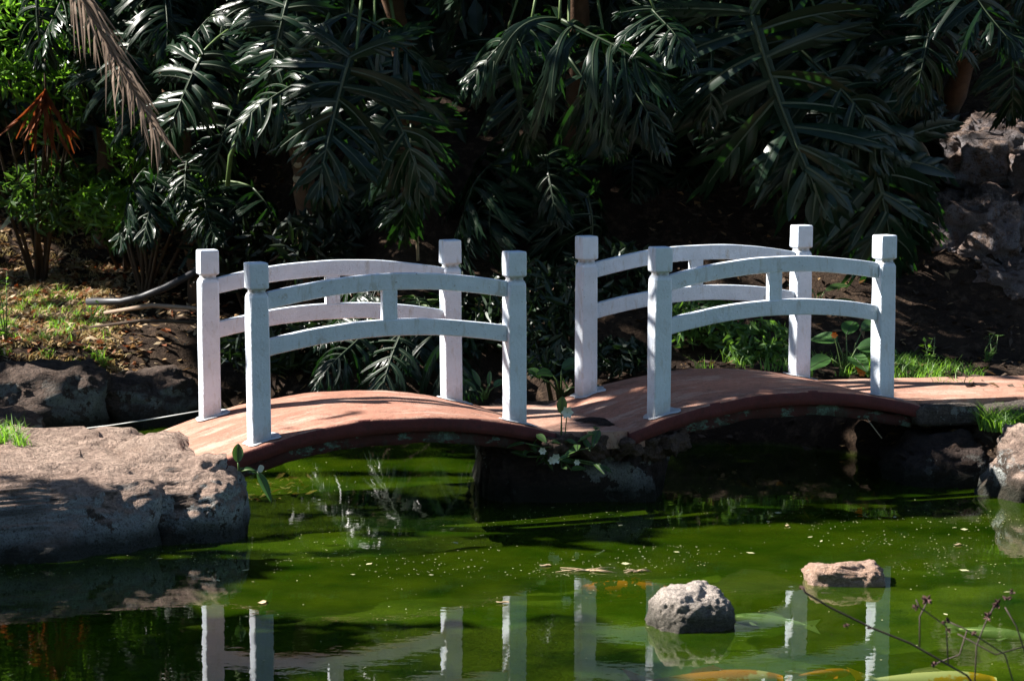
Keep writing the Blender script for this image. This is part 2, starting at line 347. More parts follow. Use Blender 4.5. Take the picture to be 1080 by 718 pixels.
for px, py, D, s, sd, lb in ((1055, 165, 17.0, (.42, .4, .30), 31, 'brown sunlit rock at the top right of the embankment'),
                             (1040, 245, 16.5, (.40, .35, .27), 33, 'mauve lichen spotted rock in the middle of the right embankment'),
                             (1062, 300, 16.1, (.30, .28, .17), 35, 'small shaded rock low on the right embankment above the grass'),
                             (1120, 215, 16.6, (.32, .35, .40), 39, 'tall rock at the right edge of the embankment')):
    q = at(px, py, D); boulder('embankment_rock', q, s, sd, M['rock_wall'], sd*.7, .60, .30, 2.4, 5, lb, 'rock', fine=.07)
q = atz(730, 664, 0)
boulder('stone', (q.x, q.y+.10, .015), (.172, .15, .150), 41, M['rock_grey'], .2, .74, .14, 1.7, 6, 'rounded rough grey stone rising from the green water', 'stone', vc=.8, fine=.010)
q = atz(893, 616, 0)
boulder('stone', (q.x, q.y+.06, .005), (.172, .115, .072), 47, M['rock_flat'], -.08, .5, .17, 1.6, 5, 'flat salmon coloured stone just above the green water', 'stone')
for px, py, s, lb in ((800, 632, (.20, .26, .09), 'broad sunken stone under algae left of the flat salmon stone'), (870, 650, (.16, .24, .09), 'sunken yellow brown stone in front of the flat salmon stone')):
    q = atz(px, py, -.12); boulder('sunken_stone', (q.x, q.y, -.115), s, px, M['algae_rock'], .3, .7, .2, 1.5, 4, lb, 'stone')

# ------------------------------------------------------------ footbridges
def footbridge(ox, oy, ang, L, Wd, z0, z1, s0, s1, label):
    root = empty('footbridge', (ox, oy, 0), label, 'footbridge', 'small arched footbridges over the pond'); root.rotation_euler = (0, 0, ang)
    base = lambda s: z0 + (z1-z0)*s/L
    top = lambda s: base(s) + .085*(1-((s-L/2)/(L/2))**2)
    def slab(name, dz, th, w0, w1, mat, amp, sa=s0, sb=s1):
        ns, nw = 60, 26; V = []; sec = []
        for k in range(nw+1): sec.append((w0+(w1-w0)*k/nw, 0))
        r = .018
        sec = [(w0, -th), (w0, -th*.6), (w0, -r*1.2), (w0+r*.35, -r*.35)] + [(w0+r+(w1-w0-2*r)*k/nw, 0) for k in range(nw+1)] + [(w1-r*.35, -r*.35), (w1, -r*1.2), (w1, -th)]
        n = len(sec)
        for i in range(ns+1):
            s = sa + (sb-sa)*i/ns
            for (w, h) in sec:
                q = Vector((s, w, 0)); e = amp*fbm((s*3+ox*7, w*3, h*5+2), 4)
                ew = amp*1.6*fbm((s*9+ox, w*3, h*12), 3) if h < -.001 else 0
                V.append((s, w+ew, top(s)+dz+h+e))
        Fs = [(i*n+k, i*n+(k+1) % n, (i+1)*n+(k+1) % n, (i+1)*n+k) for i in range(ns) for k in range(n)]
        Fs += [tuple(range(n))[::-1], tuple(ns*n+k for k in range(n))]
        b = MB(); b.v = V; b.f = Fs; b.m = [0]*len(Fs)
        b.f = [tuple(reversed(f)) for f in b.f]; me = b.mesh(name, [mat, M['edge']])
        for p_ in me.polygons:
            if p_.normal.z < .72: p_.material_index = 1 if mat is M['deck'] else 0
        for p_ in me.polygons:
            if len(p_.vertices) > 4: p_.use_smooth = False
        return link(name, me, root)
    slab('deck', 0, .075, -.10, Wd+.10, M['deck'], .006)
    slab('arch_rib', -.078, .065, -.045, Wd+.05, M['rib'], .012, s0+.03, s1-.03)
    def post(s, w, seed):
        b = MB(); h = .050
        prof = [(-.03, h, .12), (.2, h, .12), (.4, h, .12), (.6, h, .12), (.728, h, .20), (.744, h*.90, .24), (.750, h*.76, .2), (.764, h*.76, .2), (.771, h*.98, .10), (.776, h*1.01, .07), (.84, h*1.02, .07), (.890, h*1.01, .07), (.897, h*.99, .08), (.900, h*.9, .1)]
        rings = []
        for z, hh, ch in prof:
            c = hh*ch; ring = [(-hh+c, -hh), (hh-c, -hh), (hh, -hh+c), (hh, hh-c), (hh-c, hh), (-hh+c, hh), (-hh, hh-c), (-hh, -hh+c)]
            rings.append([(x+.003*noise.noise(Vector((x*9, z*7, seed))), y+.003*noise.noise(Vector((y*9, z*7, seed+5))), z) for x, y in ring])
        b.add([q for r_ in rings for q in r_], [(i*8+k, i*8+(k+1) % 8, (i+1)*8+(k+1) % 8, (i+1)*8+k) for i in range(len(rings)-1) for k in range(8)] + [tuple(range(8))[::-1], tuple((len(rings)-1)*8+k for k in range(8))])
        o = b.build('post', M['paint'], root, False, (s, w, top(s))); o.rotation_euler = (R(rnd.uniform(-.5, .5)), R(rnd.uniform(-.5, .5)), R(rnd.uniform(-2, 2)))
        edge_bevel(o, .003, 2)
        # splash of white paint where the post meets the deck
        sb = MB(); n = 28; ring = []
        for k in range(n):
            a = 2*math.pi*k/n; sq = 1/max(abs(math.cos(a)), abs(math.sin(a)))
            rr = .055*min(sq, 1.3) + .016 + .028*max(0, noise.noise(Vector((math.cos(a)*2, math.sin(a)*2, seed*3.3)))+.1) + (.03 if math.cos(a) > .5 else 0)
            ring.append((rr*math.cos(a), rr*math.sin(a)))
        vs = []
        for f_, dz in ((1, .0015), (.95, .005)):
            for x, y in ring: vs.append((x*f_, y*f_, top(s+x*f_)-top(s)+dz+.004+.006*fbm(((s+x*f_)*3+ox*7, (w+y*f_)*3, 2), 4)))
        vs.append((0, 0, .010)); sb.add(vs, [(k, (k+1) % n, n+(k+1) % n, n+k) for k in range(n)] + [(n+k, n+(k+1) % n, 2*n) for k in range(n)])
        sb.build('paint_splash', M['paint'], o)
    sd = ox*10
    for w in (0, Wd):
        for s in (0, L): sd += 1; post(s, w, sd)
    def rail(w, zc, rise, seed):
        b = MB(); n = 26; hh, hw = .043, .021; V = []
        sec = [(-hw, -hh), (hw, -hh), (hw, hh), (-hw, hh)]
        for i in range(n+1):
            t = i/n; s = .048+(L-.096)*t; z = base(s) + zc + rise*(1-(2*t-1)**2)
            for a, h in sec: V.append((s, w+a+.002*noise.noise(Vector((s*8, a*30, seed))), z+h*(1+.06*noise.noise(Vector((s*5, h*30, seed))))))
        b.add(V, [(i*4+k, i*4+(k+1) % 4, (i+1)*4+(k+1) % 4, (i+1)*4+k) for i in range(n) for k in range(4)] + [(0, 1, 2, 3)[::-1], (n*4, n*4+1, n*4+2, n*4+3)])
        o = b.build('rail', M['paint'], root, False); edge_bevel(o, .006, 2)
    for w in (0, Wd):
        rail(w, .705, .068, w+1+ox); rail(w, .470, .068, w+3+ox)
        b = MB(); s = L*.5; zl = base(s)+.470+.068+.040; zh = base(s)+.705+.068-.040; hx, hy = .040, .0185
        b.add([(s+i*hx, w+j*hy, z) for z in (zl, zh) for i, j in ((-1, -1), (1, -1), (1, 1), (-1, 1))], [(0, 3, 2, 1), (4, 5, 6, 7), (0, 1, 5, 4), (1, 2, 6, 5), (2, 3, 7, 6), (3, 0, 4, 7)])
        edge_bevel(b.build('baluster', M['paint'], root, False), .003)
    return root, base
B1 = footbridge(-1.271, 11.868, .400, 1.395, .905, .430, .444, -.30, 1.395+.22, 'nearer arched footbridge at the left, red deck resting on the pinkish boulder')
B2 = footbridge(.783, 12.6235, .4113, 1.395, .905, .451, .475, -.22, 1.395+.20, 'farther arched footbridge at the right, its red deck dappled with leaf shadows')

# ------------------------------------------------------------ pier, paths, kerbs
def pier_shape(q): return (q.x, q.y, min(q.z, .30))
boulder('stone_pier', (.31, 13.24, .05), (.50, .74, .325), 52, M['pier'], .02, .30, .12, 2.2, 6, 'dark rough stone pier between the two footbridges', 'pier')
def sheet(name, poly, z, mat, th=.05, kind='structure', amp=.012, res=.05):
    """a paving slab over a plan polygon: a gridded top that is cut to the outline, with an edge"""
    import bmesh
    P = [Vector((x, y)) for x, y in poly]; out = []
    for i in range(len(P)):
        a, b = P[i], P[(i+1) % len(P)]; n = max(1, int((b-a).length/res))
        for k in range(n):
            q = a.lerp(b, k/n); nn = Vector((b.y-a.y, a.x-b.x)).normalized(); q = q + nn*amp*2.2*fbm((q.x*7, q.y*7, 1), 4); out.append(q)
    bm = bmesh.new(); zf = z if callable(z) else (lambda x, y: z)
    vs = [bm.verts.new((q.x, q.y, zf(q.x, q.y))) for q in out]; f = bm.faces.new(vs)
    if f.normal.z < 0: f.normal_flip()
    r = bmesh.ops.extrude_face_region(bm, geom=[f]); 
    for v in [e for e in r['geom'] if isinstance(e, bmesh.types.BMVert)]: v.co.z -= th
    bmesh.ops.recalc_face_normals(bm, faces=bm.faces[:])
    me = bpy.data.meshes.new(name); bmesh.ops.triangulate(bm, faces=[ff for ff in bm.faces if len(ff.verts) > 4]); bm.to_mesh(me); bm.free()
    me.materials.append(mat); o = link(name, me)
    if kind: o['kind'] = kind
    return o
def bl(B, s, w):
    a = B[0].rotation_euler.z; o = B[0].location; return (o.x + s*math.cos(a) - w*math.sin(a), o.y + s*math.sin(a) + w*math.cos(a))
sheet('path', [bl(B1, 1.50, -.085), bl(B1, 1.78, -.10), bl(B2, -.45, -.06), bl(B2, -.12, -.085), bl(B2, -.12, .98), bl(B1, 1.50, .98)], .391, M['pave'], .09, amp=.02)
for k, (s_, w_, sx, sz) in enumerate(((1.62, -.10, .12, .055), (1.80, -.12, .09, .07), (1.95, -.10, .13, .060), (2.13, -.12, .08, .085), (2.25, -.14, .10, .065))):
    q = bl(B1, s_, w_); boulder('rubble_stone', (q[0], q[1], .375-sz), (sx, .075, sz), 70+k, M['pier_top'], .4+.9*k, .7, .34, 2.6, 4, ['rough mortar stone under the right end of the nearer deck', 'second rubble stone from the nearer deck, at the pier edge', 'rubble stone in the middle of the pier edge by the wild plant', 'rubble stone at the pier edge next to the farther deck', 'rubble stone tucked under the left end of the farther deck'][k], 'stone', 'rubble stones along the top of the pier')
e0, e1 = bl(B2, 1.50, -.03), bl(B2, 1.50, .95)
sheet('path', [e0, (2.75, 13.35), (3.4, 13.4), (5.2, 13.3), (6.0, 14.0), (4.0, 14.25), (3.0, 14.30), e1], .447, M['pave'], .06, amp=.012)
for k, (x, y, sx, a) in enumerate(((2.42, 13.28, .20, .25), (2.86, 13.30, .22, .02), (3.34, 13.33, .24, .0))):
    b = boulder('kerb_stone', (x, y, .365), (sx, .10, .062), 60+k, M['kerb'], a, .35, .10, 2, 4, ['worn kerb stone nearest the footbridge at the path edge', 'middle worn kerb stone half behind the grass tuft', 'kerb stone at the right edge of the path'][k], 'kerb stone')

# ------------------------------------------------------------ scattered stuff (grass, litter, bits)
def blades(name, pts, mat, hmin, hmax, w=.006, seed=1, spread=.5, n_each=14):
    r = np.random.default_rng(seed); V = []; Fq = []
    for (x, y, z, rad) in pts:
        for _ in range(n_each):
            a = r.uniform(0, 6.283); d = rad*math.sqrt(r.uniform()); bx, by = x+d*math.cos(a), y+d*math.sin(a); h = r.uniform(hmin, hmax)
            la = r.uniform(0, 6.283); ln = spread*h*r.uniform(.3, 1); pa = r.uniform(0, 3.14); cx, cy = math.cos(pa)*w, math.sin(pa)*w; b = len(V)
            for t in (0, .5, 1):
                ox, oy, oz = ln*t*t*math.cos(la), ln*t*t*math.sin(la), h*(t-.25*t*t*spread)
                k = (1-t*.92); V += [(bx+ox-cx*k, by+oy-cy*k, z+oz), (bx+ox+cx*k, by+oy+cy*k, z+oz)]
            Fq += [(b, b+1, b+3, b+2), (b+2, b+3, b+5, b+4)]
    return link(name, npmesh(name, np.array(V), np.array(Fq), mat, True))
def region(poly_px, z, n, seed, rad=.04, zoff=-.01):
    """points on the ground inside a plan polygon"""
    r = random.Random(seed); P = [atz(a, b, z)[:2] for a, b in poly_px]; xs_ = [q[0] for q in P]; ys_ = [q[1] for q in P]; out = []
    def ins(x, y):
        c = False
        for i in range(len(P)):
            (ax, ay), (bx, by) = P[i-1], P[i]
            if (ay > y) != (by > y) and x < (bx-ax)*(y-ay)/(by-ay)+ax: c = not c
        return c
    while len(out) < n:
        x, y = r.uniform(min(xs_), max(xs_)), r.uniform(min(ys_), max(ys_))
        if ins(x, y): out.append((x, y))
    Z = gheight(np.array([q[0] for q in out]), np.array([q[1] for q in out]))
    return [(q[0], q[1], float(zz)+zoff+.05*fbm((q[0]*1.6, q[1]*1.6, 3)), rad) for q, zz in zip(out, Z)]
def litter(name, pts, mats, smin, smax, seed, lift=.01):
    r = np.random.default_rng(seed); V = []; Fq = []; mi = []
    for (x, y, z, _) in pts:
        s = r.uniform(smin, smax); a = r.uniform(0, 6.283); u = np.array([math.cos(a), math.sin(a), r.normal()*.35]); v = np.array([-math.sin(a), math.cos(a), r.normal()*.35])*r.uniform(.3, .55)
        c = np.array([x, y, z+lift+r.uniform(0, .03)]); b = len(V); cu = r.uniform(-.3, .3)*s
        V += [c-u*s, c-u*s*.2+v*s+[0, 0, cu], c+u*s, c-u*s*.2-v*s+[0, 0, cu]]; Fq.append((b, b+1, b+2, b+3)); mi.append(r.integers(0, len(mats)))
    return link(name, npmesh(name, np.array(V), np.array(Fq), mats, False, np.array(mi)))
left_bank = [(-60, 395), (130, 392), (150, 345), (200, 300), (130, 282), (-60, 282)]
tag(litter('leaf_litter', region(left_bank, .5, 7500, 1) + region([(100, 385), (330, 385), (330, 290), (120, 290)], .5, 1500, 2), [M['dry'], M['dry2'], M['dry2'], M['dry'], M['rust']], .018, .045, 3), 'sunlit brown and tan dead leaves over the left bank', 'leaf litter', kind='stuff')
right_slope = [(640, 400), (1110, 400), (1110, 250), (700, 250)]
tag(blades('dry_grass', region([(-60, 392), (118, 390), (135, 350), (110, 305), (-60, 290)], .5, 900, 21), M['straw'], .02, .08, .006, 22, 1.3, 14), 'sunlit straw coloured dry grass on the left bank', 'dry grass', kind='stuff')
tag(litter('leaf_litter', region(right_slope, .62, 6500, 4), [M['bark'], M['soil'], M['bark'], M['soil'], M['dry']], .015, .045, 5), 'dark fallen leaves over the earth slope behind the right footbridge', 'leaf litter', kind='stuff')
gl_ = region([(-60, 400), (125, 395), (110, 350), (60, 335), (-60, 340)], .42, 230, 6)
tag(blades('grass', gl_, M['grass'], .03, .10, .005, 7, .8, 14), 'short green weeds among dead leaves along the left bank edge', 'grass', kind='stuff')
tag(blades('grass', [(x, y, .37, .05) for x, y in [(rnd.uniform(-3.1, -2.50), rnd.uniform(12.05, 12.50)) for _ in range(40)]], M['grass'], .05, .13, .005, 8, .9, 16), 'bright grass tufts on top of the large left boulder', 'grass', kind='stuff')
gr = [(x, y, gz(x, y)-.01, .06) for x, y in [(2.35+rnd.gauss(0, .17), 14.75+rnd.gauss(0, .28)) for _ in range(60)] + [(1.7+rnd.gauss(0, .4), 14.9+rnd.gauss(0, .25)) for _ in range(24)] + [(rnd.uniform(2.6, 4.4), rnd.uniform(14.4, 15.0)) for _ in range(14)] if x > 1.2 and gz(x, y) > .38]
tag(blades('grass', gr, M['grass'], .04, .14, .0045, 9, .8, 26), 'green grass beside the path behind the right footbridge', 'grass', kind='stuff')
gk = [(rnd.uniform(2.62, 3.6), rnd.uniform(13.0, 13.26), .30, .05) for _ in range(60)]
tag(blades('grass', gk, M['grass'], .08, .18, .0045, 10, .9, 26), 'bright green grass tuft spilling in front of the kerb at the right', 'grass', kind='stuff')
tag(blades('grass', [(rnd.uniform(3.0, 3.7), rnd.uniform(13.7, 13.85), .44, .03) for _ in range(12)], M['grass'], .02, .05, .004, 11, .8, 14), 'thin strip of grass growing across the red path', 'grass', kind='stuff')
# bits afloat on the pond
r = np.random.default_rng(5); V = []; Fq = []; k = 0
while k < 1900:
    x, y = r.uniform(-2.4, 2.9), r.uniform(8.9, 14.0)
    if k % 3: y = r.uniform(10.6, 12.3)
    if pond_sd(np.array([x]), np.array([y]))[0] > -.05 or (k > 60 and noise.noise(Vector((x*1.3, y*2.2, 4))) < r.uniform(-.35, .25)): continue
    s = r.uniform(.002, .0065) if k > 30 else r.uniform(.012, .028); a = r.uniform(0, 6.28); c, sn = math.cos(a)*s, math.sin(a)*s; w = r.uniform(.3, .8); b = len(V)
    V += [(x-c, y-sn, .003), (x+sn*w, y-c*w, .003), (x+c, y+sn, .003), (x-sn*w, y+c*w, .003)]; Fq.append((b, b+1, b+2, b+3)); k += 1
tag(link('floating_debris', npmesh('floating_debris', np.array(V), np.array(Fq), M['speck'])), 'tiny pale bits and scraps of leaf floating on the green pond', 'debris', kind='stuff')
def floating_sprig(px, py, seed, label, L=.16):
    r = random.Random(seed); q = atz(px, py, 0); b = MB()
    for k in range(16):
        a = r.uniform(-.5, .5) + (math.pi if k % 2 else 0); l = r.uniform(.3, 1)*L
        b.tube([(r.uniform(-.02, .02), r.uniform(-.02, .02), .004), (math.cos(a)*l*.5, math.sin(a)*l*.5, .006+r.uniform(0, .006)), (math.cos(a)*l, math.sin(a)*l, .003)], [.002, .002, .001], 4)
    tag(b.build('floating_sprig', M['dry2'], loc=(q.x, q.y, 0)), label, 'sprig')
floating_sprig(620, 602, 1, 'pale dry sprig floating above the orange and black fish')
floating_sprig(672, 603, 2, 'small dry sprig floating next to the reflection of a white post', .07)
def floating_leaf(px, py, s, rot, label, mat='dry2'):
    q = atz(px, py, 0); b = MB(); n = 10
    vs = [(s*math.cos(6.283*k/n), s*.45*math.sin(6.283*k/n)*(1+.3*math.sin(k*2.1)), .004+.006*abs(math.sin(k))) for k in range(n)] + [(0, 0, .003)]
    b.add(vs, [(k, (k+1) % n, n) for k in range(n)]); o = b.build('fallen_leaf', M[mat], loc=(q.x, q.y, 0)); o.rotation_euler = (0, 0, rot); tag(o, label, 'leaf', 'leaves floating on the pond')
floating_leaf(575, 597, .03, .3, 'pale leaf floating at the middle of the green water')
floating_leaf(277, 636, .035, 1.2, 'curled yellowish leaf floating left, over the dark water')
floating_leaf(530, 636, .03, 0, 'thin leaf floating across the reflection of a white post')
floating_leaf(1010, 575, .025, .5, 'thin yellow leaf floating right of the flat salmon stone')
floating_leaf(830, 555, .02, .9, 'tiny leaf floating above the flat salmon stone')

# ------------------------------------------------------------ koi
def koi(px, py, L, ang, mat, depth, label, bend=.25):
    q = atz(px, py, -depth); root = empty('koi_fish', (q.x, q.y, -depth), label, 'fish', 'koi in the pond'); root.rotation_euler = (0, 0, ang)
    n, m = 16, 12; V = []; Fs = []
    def cx(t): return (L*(.5-t), bend*L*.5*max(0, t-.3)**2*math.cos(1))
    for i in range(n+1):
        t = i/n; w = L*.105*(math.sin(math.pi*min(1, t*.92+.06))**.62)*(1-.55*t)+.001; h = w*1.15; x, y = cx(t)
        for k in range(m):
            a = 2*math.pi*k/m; V.append((x, y+w*math.cos(a), h*math.sin(a)))
    Fs = [(i*m+k, i*m+(k+1) % m, (i+1)*m+(k+1) % m, (i+1)*m+k) for i in range(n) for k in range(m)] + [tuple(range(m)), tuple(n*m+k for k in range(m))[::-1]]
    b = MB(); b.add(V, Fs); b.build('body', M[mat], root)
    def fin(name, pts, th=.0015):
        b = MB(); k = len(pts); b.add([(x, y, z+th) for x, y, z in pts] + [(x, y, z-th) for x, y, z in pts], [tuple(range(k)), tuple(range(k, 2*k))[::-1]] + [(i, (i+1) % k, k+(i+1) % k, k+i) for i in range(k)]); b.build(name, M[mat], root, False)
    x, y = cx(1.0)
    b = MB(); zt = L*.10
    b.add([(x+.02, y+e, z) for e in (-.0015, .0015) for z in (-.01, .01)] + [(x-L*.20, y+e+bend*L*.12, z) for e in (-.0015, .0015) for z in (-zt, zt)] + [(x-L*.12, y+e+bend*L*.05, 0) for e in (-.0015, .0015)],
          [(0, 1, 5, 8, 4), (2, 6, 9, 7, 3), (0, 4, 6, 2), (1, 3, 7, 5), (4, 8, 9, 6), (5, 7, 9, 8), (0, 2, 3, 1)]); b.build('tail_fin', M[mat], root, False)
    for s in (-1, 1): fin('pectoral_fin', [(L*.27, s*L*.07, -.005), (L*.23, s*L*.075, -.005), (L*.12, s*L*.17, -.01), (L*.19, s*L*.19, -.01)])
    b = MB(); b.add([(L*.1, 0, L*.08), (-L*.02, 0, L*.13), (-L*.17, .004, L*.10), (-L*.2, .004, L*.055), (L*.1, .004, L*.05)], [(0, 1, 2, 3, 4)]); b.build('dorsal_fin', M[mat], root, False)
koi(668, 622, .47, math.pi, 'koi_ob', .060, 'orange koi with black blotches swimming under the surface left of the grey stone')
koi(812, 655, .33, math.pi-.35, 'koi_p', .115, 'pale whitish koi swimming below the surface right of the grey stone')
koi(755, 719, .52, .05, 'koi_o', .066, 'orange koi at the bottom edge of the photo below the grey stone')
koi(868, 711, .22, .3, 'koi_o', .055, 'small orange koi at the bottom edge, right of the larger orange one')
koi(985, 719, .48, -.05, 'koi_w', .072, 'white koi with yellow patches at the bottom edge on the right')
koi(1045, 668, .32, -.5, 'koi_p', .13, 'dim greyish koi deeper in the green water behind the dark twigs')

# ------------------------------------------------------------ split leaf plants
def split_leaf_mesh(seed, lobe_droop, mid_droop, n_l=9, fat=1.0):
    r = random.Random(seed); b = MB()
    mid = lambda v: Vector((.04*math.sin(v*2.2+seed), v, 0))
    def drape(q, lift=0):
        x, y, z = q; d = abs(x)
        s = max(0, y)
        a = mid_droop*s*s*.5
        zz = z - lobe_droop*d*d*1.5 - a + .02*math.sin(9*x+seed)+.015*math.sin(7*y+seed*2) + lift
        yy = y - .25*mid_droop*s*s*s*.5 + (-.0)*d
        return (x*(1-.25*lobe_droop*d), yy, zz)
    def strip(x, y, a, L, Wd, cur, n, zf, z0=0.0, base=.5, pk=.55, tilt=0.0):
        """a tapering blade along a curving line; returns its line"""
        st = L/n; P = [(x, y, a)]
        for i in range(n):
            a += cur/n; x += math.sin(a)*st; y += math.cos(a)*st; P.append((x, y, a))
        vs = []
        for i, (x, y, a) in enumerate(P):
            t = i/n; w = Wd*(base+(1-base)*math.sin(math.pi*.5*min(1, t/pk))) if t < pk else Wd*max(0, 1-((t-pk)/(1-pk))**1.7)
            tx, ty = math.sin(a), math.cos(a); z = z0+zf(t)
            vs += [drape((x-ty*w, y+tx*w, z-(.30-tilt)*w)), drape((x, y, z)), drape((x+ty*w, y-tx*w, z-(.30+tilt)*w))]
        b.add(vs, [(3*i+k, 3*i+3+k, 3*i+4+k, 3*i+1+k) for i in range(n) for k in (0, 1)])
        return P
    def lobe(v0, ang, L, Wd, side):
        n = 14; off = r.uniform(-.12, .10); wav = r.uniform(-.02, .02); ph = r.uniform(0, 6); tw = r.uniform(-1.0, 1.0)
        zf = lambda t: off*t*t + wav*math.sin(5*t+ph)
        P = strip(mid(max(v0, 0)).x, v0, ang, L, Wd, -side*r.uniform(.1, .8), n, zf, 0, .45, .5, tw)
        k = max(2, int(L/.085)); sg = 1
        for j in range(k*2):
            t = .30+.58*(j+.5)/(k*2)+r.uniform(-.02, .02); i = min(n-1, int(t*n)); x, y, a = P[i]; sg = -sg
            l2 = (.105+.20*L*(1-t))*r.uniform(.7, 1.15); da = sg*R(r.uniform(34, 52)*(1.1-.5*t))
            strip(x, y, a+da, l2, Wd*.50*(1.15-.55*t)*r.uniform(.8, 1.15), -sg*r.uniform(.2, .7), 6, (lambda q, z=zf(t), d=r.uniform(-.05, .015): z+d*q-.02*q*q), -.002, .8, .35, tw*.4)
        vv = []
        for i in range(n-1):
            x, y, a = P[i]; wv = .0042*(1-i/n)+.0012; tx, ty = math.sin(a), math.cos(a); z = zf(i/n)+.003
            vv += [drape((x-ty*wv, y+tx*wv, z)), drape((x+ty*wv, y-tx*wv, z))]
        b.add(vv, [(2*i, 2*i+2, 2*i+3, 2*i+1) for i in range(n-2)], 1)
    for i in range(n_l):
        f = i/(n_l-1); v0 = -.02 + .86*f**1.05
        L = (.50*(1-f)**.75 + .17)*(.80 if i == 0 else 1); an = R(128 - 98*f**.7)
        for side in (-1, 1):
            L2 = L*r.uniform(.78, 1.14); lobe(v0 + r.uniform(-.02, .02), side*(an+R(r.uniform(-10, 10))), L2, (.030+.012*(1-f))*fat*r.uniform(.8, 1.2), side)
    lobe(.80, 0, .22, .028*fat, 1)
    # web of blade along the midrib and the midrib itself
    n = 16; vs = []
    for i in range(n+1):
        v = i/n*.9; w = .032*fat*(1-v*.6); m = mid(v); vs += [drape((m.x-w, v+.01, -.006)), drape((m.x, v, -.001)), drape((m.x+w, v+.01, -.006))]
    b.add(vs, [(3*i+k, 3*i+3+k, 3*i+4+k, 3*i+1+k) for i in range(n) for k in (0, 1)])
    b.tube([drape((mid(i/12*.95).x, i/12*.95, .004)) for i in range(13)], [.011*(1-i/14) for i in range(13)], 5, 1)
    return b.mesh('split_leaf', [M['philo'], M['vein']])
LV = [split_leaf_mesh(1, .25, .25), split_leaf_mesh(2, .55, .45), split_leaf_mesh(3, 1.0, .6, 8), split_leaf_mesh(4, .45, .8, 10, 1.1), split_leaf_mesh(5, 1.3, .35, 9, .9)]
def place_leaf(parent, B, T, nrm, var, org, width=1.0):
    y = (T-B); s = y.length; y.normalize(); n = (nrm - y*nrm.dot(y)).normalized(); x = y.cross(n)
    m = Matrix((x, y, n)).transposed().to_4x4(); o = link('leaf', LV[var], parent)
    o.matrix_local = Matrix.Translation(B-org) @ m @ Matrix.Diagonal((s*width, s, s, 1)); return o
def petiole(parent, C, B, org, r0=.02, mat='stem', bow=.25):
    mid = (C+B)/2 + Vector((0, 0, bow*(B-C).length)); pts = []
    for i in range(9):
        t = i/8; pts.append((C*(1-t)**2 + mid*2*t*(1-t) + B*t*t) - org)
    b = MB(); b.tube(pts, [r0*(1-.5*i/8) for i in range(9)], 6); b.build('petiole', M[mat], parent)
def philodendron(C, label, heroes, n_auto, seed, size=.8, lean=(0, 0), az=(0, 360), zroot=None, scars=False, drop=(25, 80)):
    """C: crown centre; heroes: (base, tip, normal, variant, width)"""
    r = random.Random(seed); gx, gy = C.x+lean[0], C.y+lean[1]; g0 = gz(gx, gy) if zroot is None else zroot
    org = Vector((gx, gy, g0)); root = empty('split_leaf_plant', org, label, 'plant', 'split leaf plants behind the pond')
    n = 14; pts = []
    for i in range(n+1):
        t = i/n; q = org.lerp(C, t) + Vector((math.sin(t*3)*.08, 0, 0)); pts.append(q-org-Vector((0, 0, .1*(1-t))))
    b = MB(); b.tube(pts, [.085*(1-.25*i/n)*(1+.12*math.sin(i*2.4)) for i in range(n+1)], 12)
    b.build('stem', M['scarbark'], root)
    if scars:
        for k in range(26):
            b = MB(); t = r.uniform(.15, .98); q = org.lerp(C, t) + Vector((math.sin(t*3)*.08, 0, 0)) - org; a = R(r.uniform(195, 345)); rr = .079*(1-.25*t)
            c = q + Vector((math.cos(a)*rr, math.sin(a)*rr, 0)); u = Vector((-math.sin(a), math.cos(a), 0)); w = Vector((0, 0, 1)); nn = Vector((math.cos(a), math.sin(a), 0)); s = r.uniform(.022, .04)
            b.add([c + nn*.014 + u*s*math.cos(6.283*j/12) + w*s*.85*math.sin(6.283*j/12) for j in range(12)] + [c + nn*.022] + [c - nn*.01 + u*s*1.2*math.cos(6.283*j/12) + w*s*1.05*math.sin(6.283*j/12) for j in range(12)], [(j, (j+1) % 12, 12) for j in range(12)] + [(13+j, 13+(j+1) % 12, (j+1) % 12, j) for j in range(12)])
            b.build('leaf_scar', M['scar'], root)
    for (B, T, nr, var, wd) in heroes:
        place_leaf(root, B, T, Vector(nr), var, org, wd); petiole(root, C, B, org, .017)
    for k in range(n_auto):
        a = R(az[0] + (az[1]-az[0])*((k*.618+r.uniform(-.05, .05)) % 1)); out = Vector((math.cos(a), math.sin(a), 0)); el = R(r.uniform(-10, 60))
        pl = size*r.uniform(.5, 1.0); B = C + out*pl*math.cos(el) + Vector((0, 0, pl*math.sin(el)*.8)); dn = R(r.uniform(*drop)); L = size*r.uniform(.75, 1.15)
        T = B + (out*math.cos(dn) + Vector((0, 0, -math.sin(dn))))*L; nrm = out*math.sin(dn) + Vector((0, 0, math.cos(dn))) + Vector((r.uniform(-.3, .3), r.uniform(-.3, .3), 0))
        if blocks(B, T): continue
        place_leaf(root, B, T, nrm, r.randrange(5), org, r.uniform(.85, 1.1)); petiole(root, C, B, org, .014)
    return root
HERO_LIT = [(at(1045, 150, 16.9), .28), (at(1060, 180, 16.8), .22), (Vector((2.35, 14.75, .5)), .30), (Vector((-3.4, 16.3, .5)), .6), (Vector((-3.6, 17.3, .6)), .5)]
def blocks(B, T):
    for c, rad in HERO_LIT:
        for q in (B, (B+T)/2, T):
            d = q-c; t = d.dot(SUN)
            if t > .2 and (d-SUN*t).length < rad+.12: return True
    return False
def H(b, t, D0, D1, n, var, w=1.0): return (at(b[0], b[1], D0), at(t[0], t[1], D1), n, var, w)
F_ = (0, -1, .35)
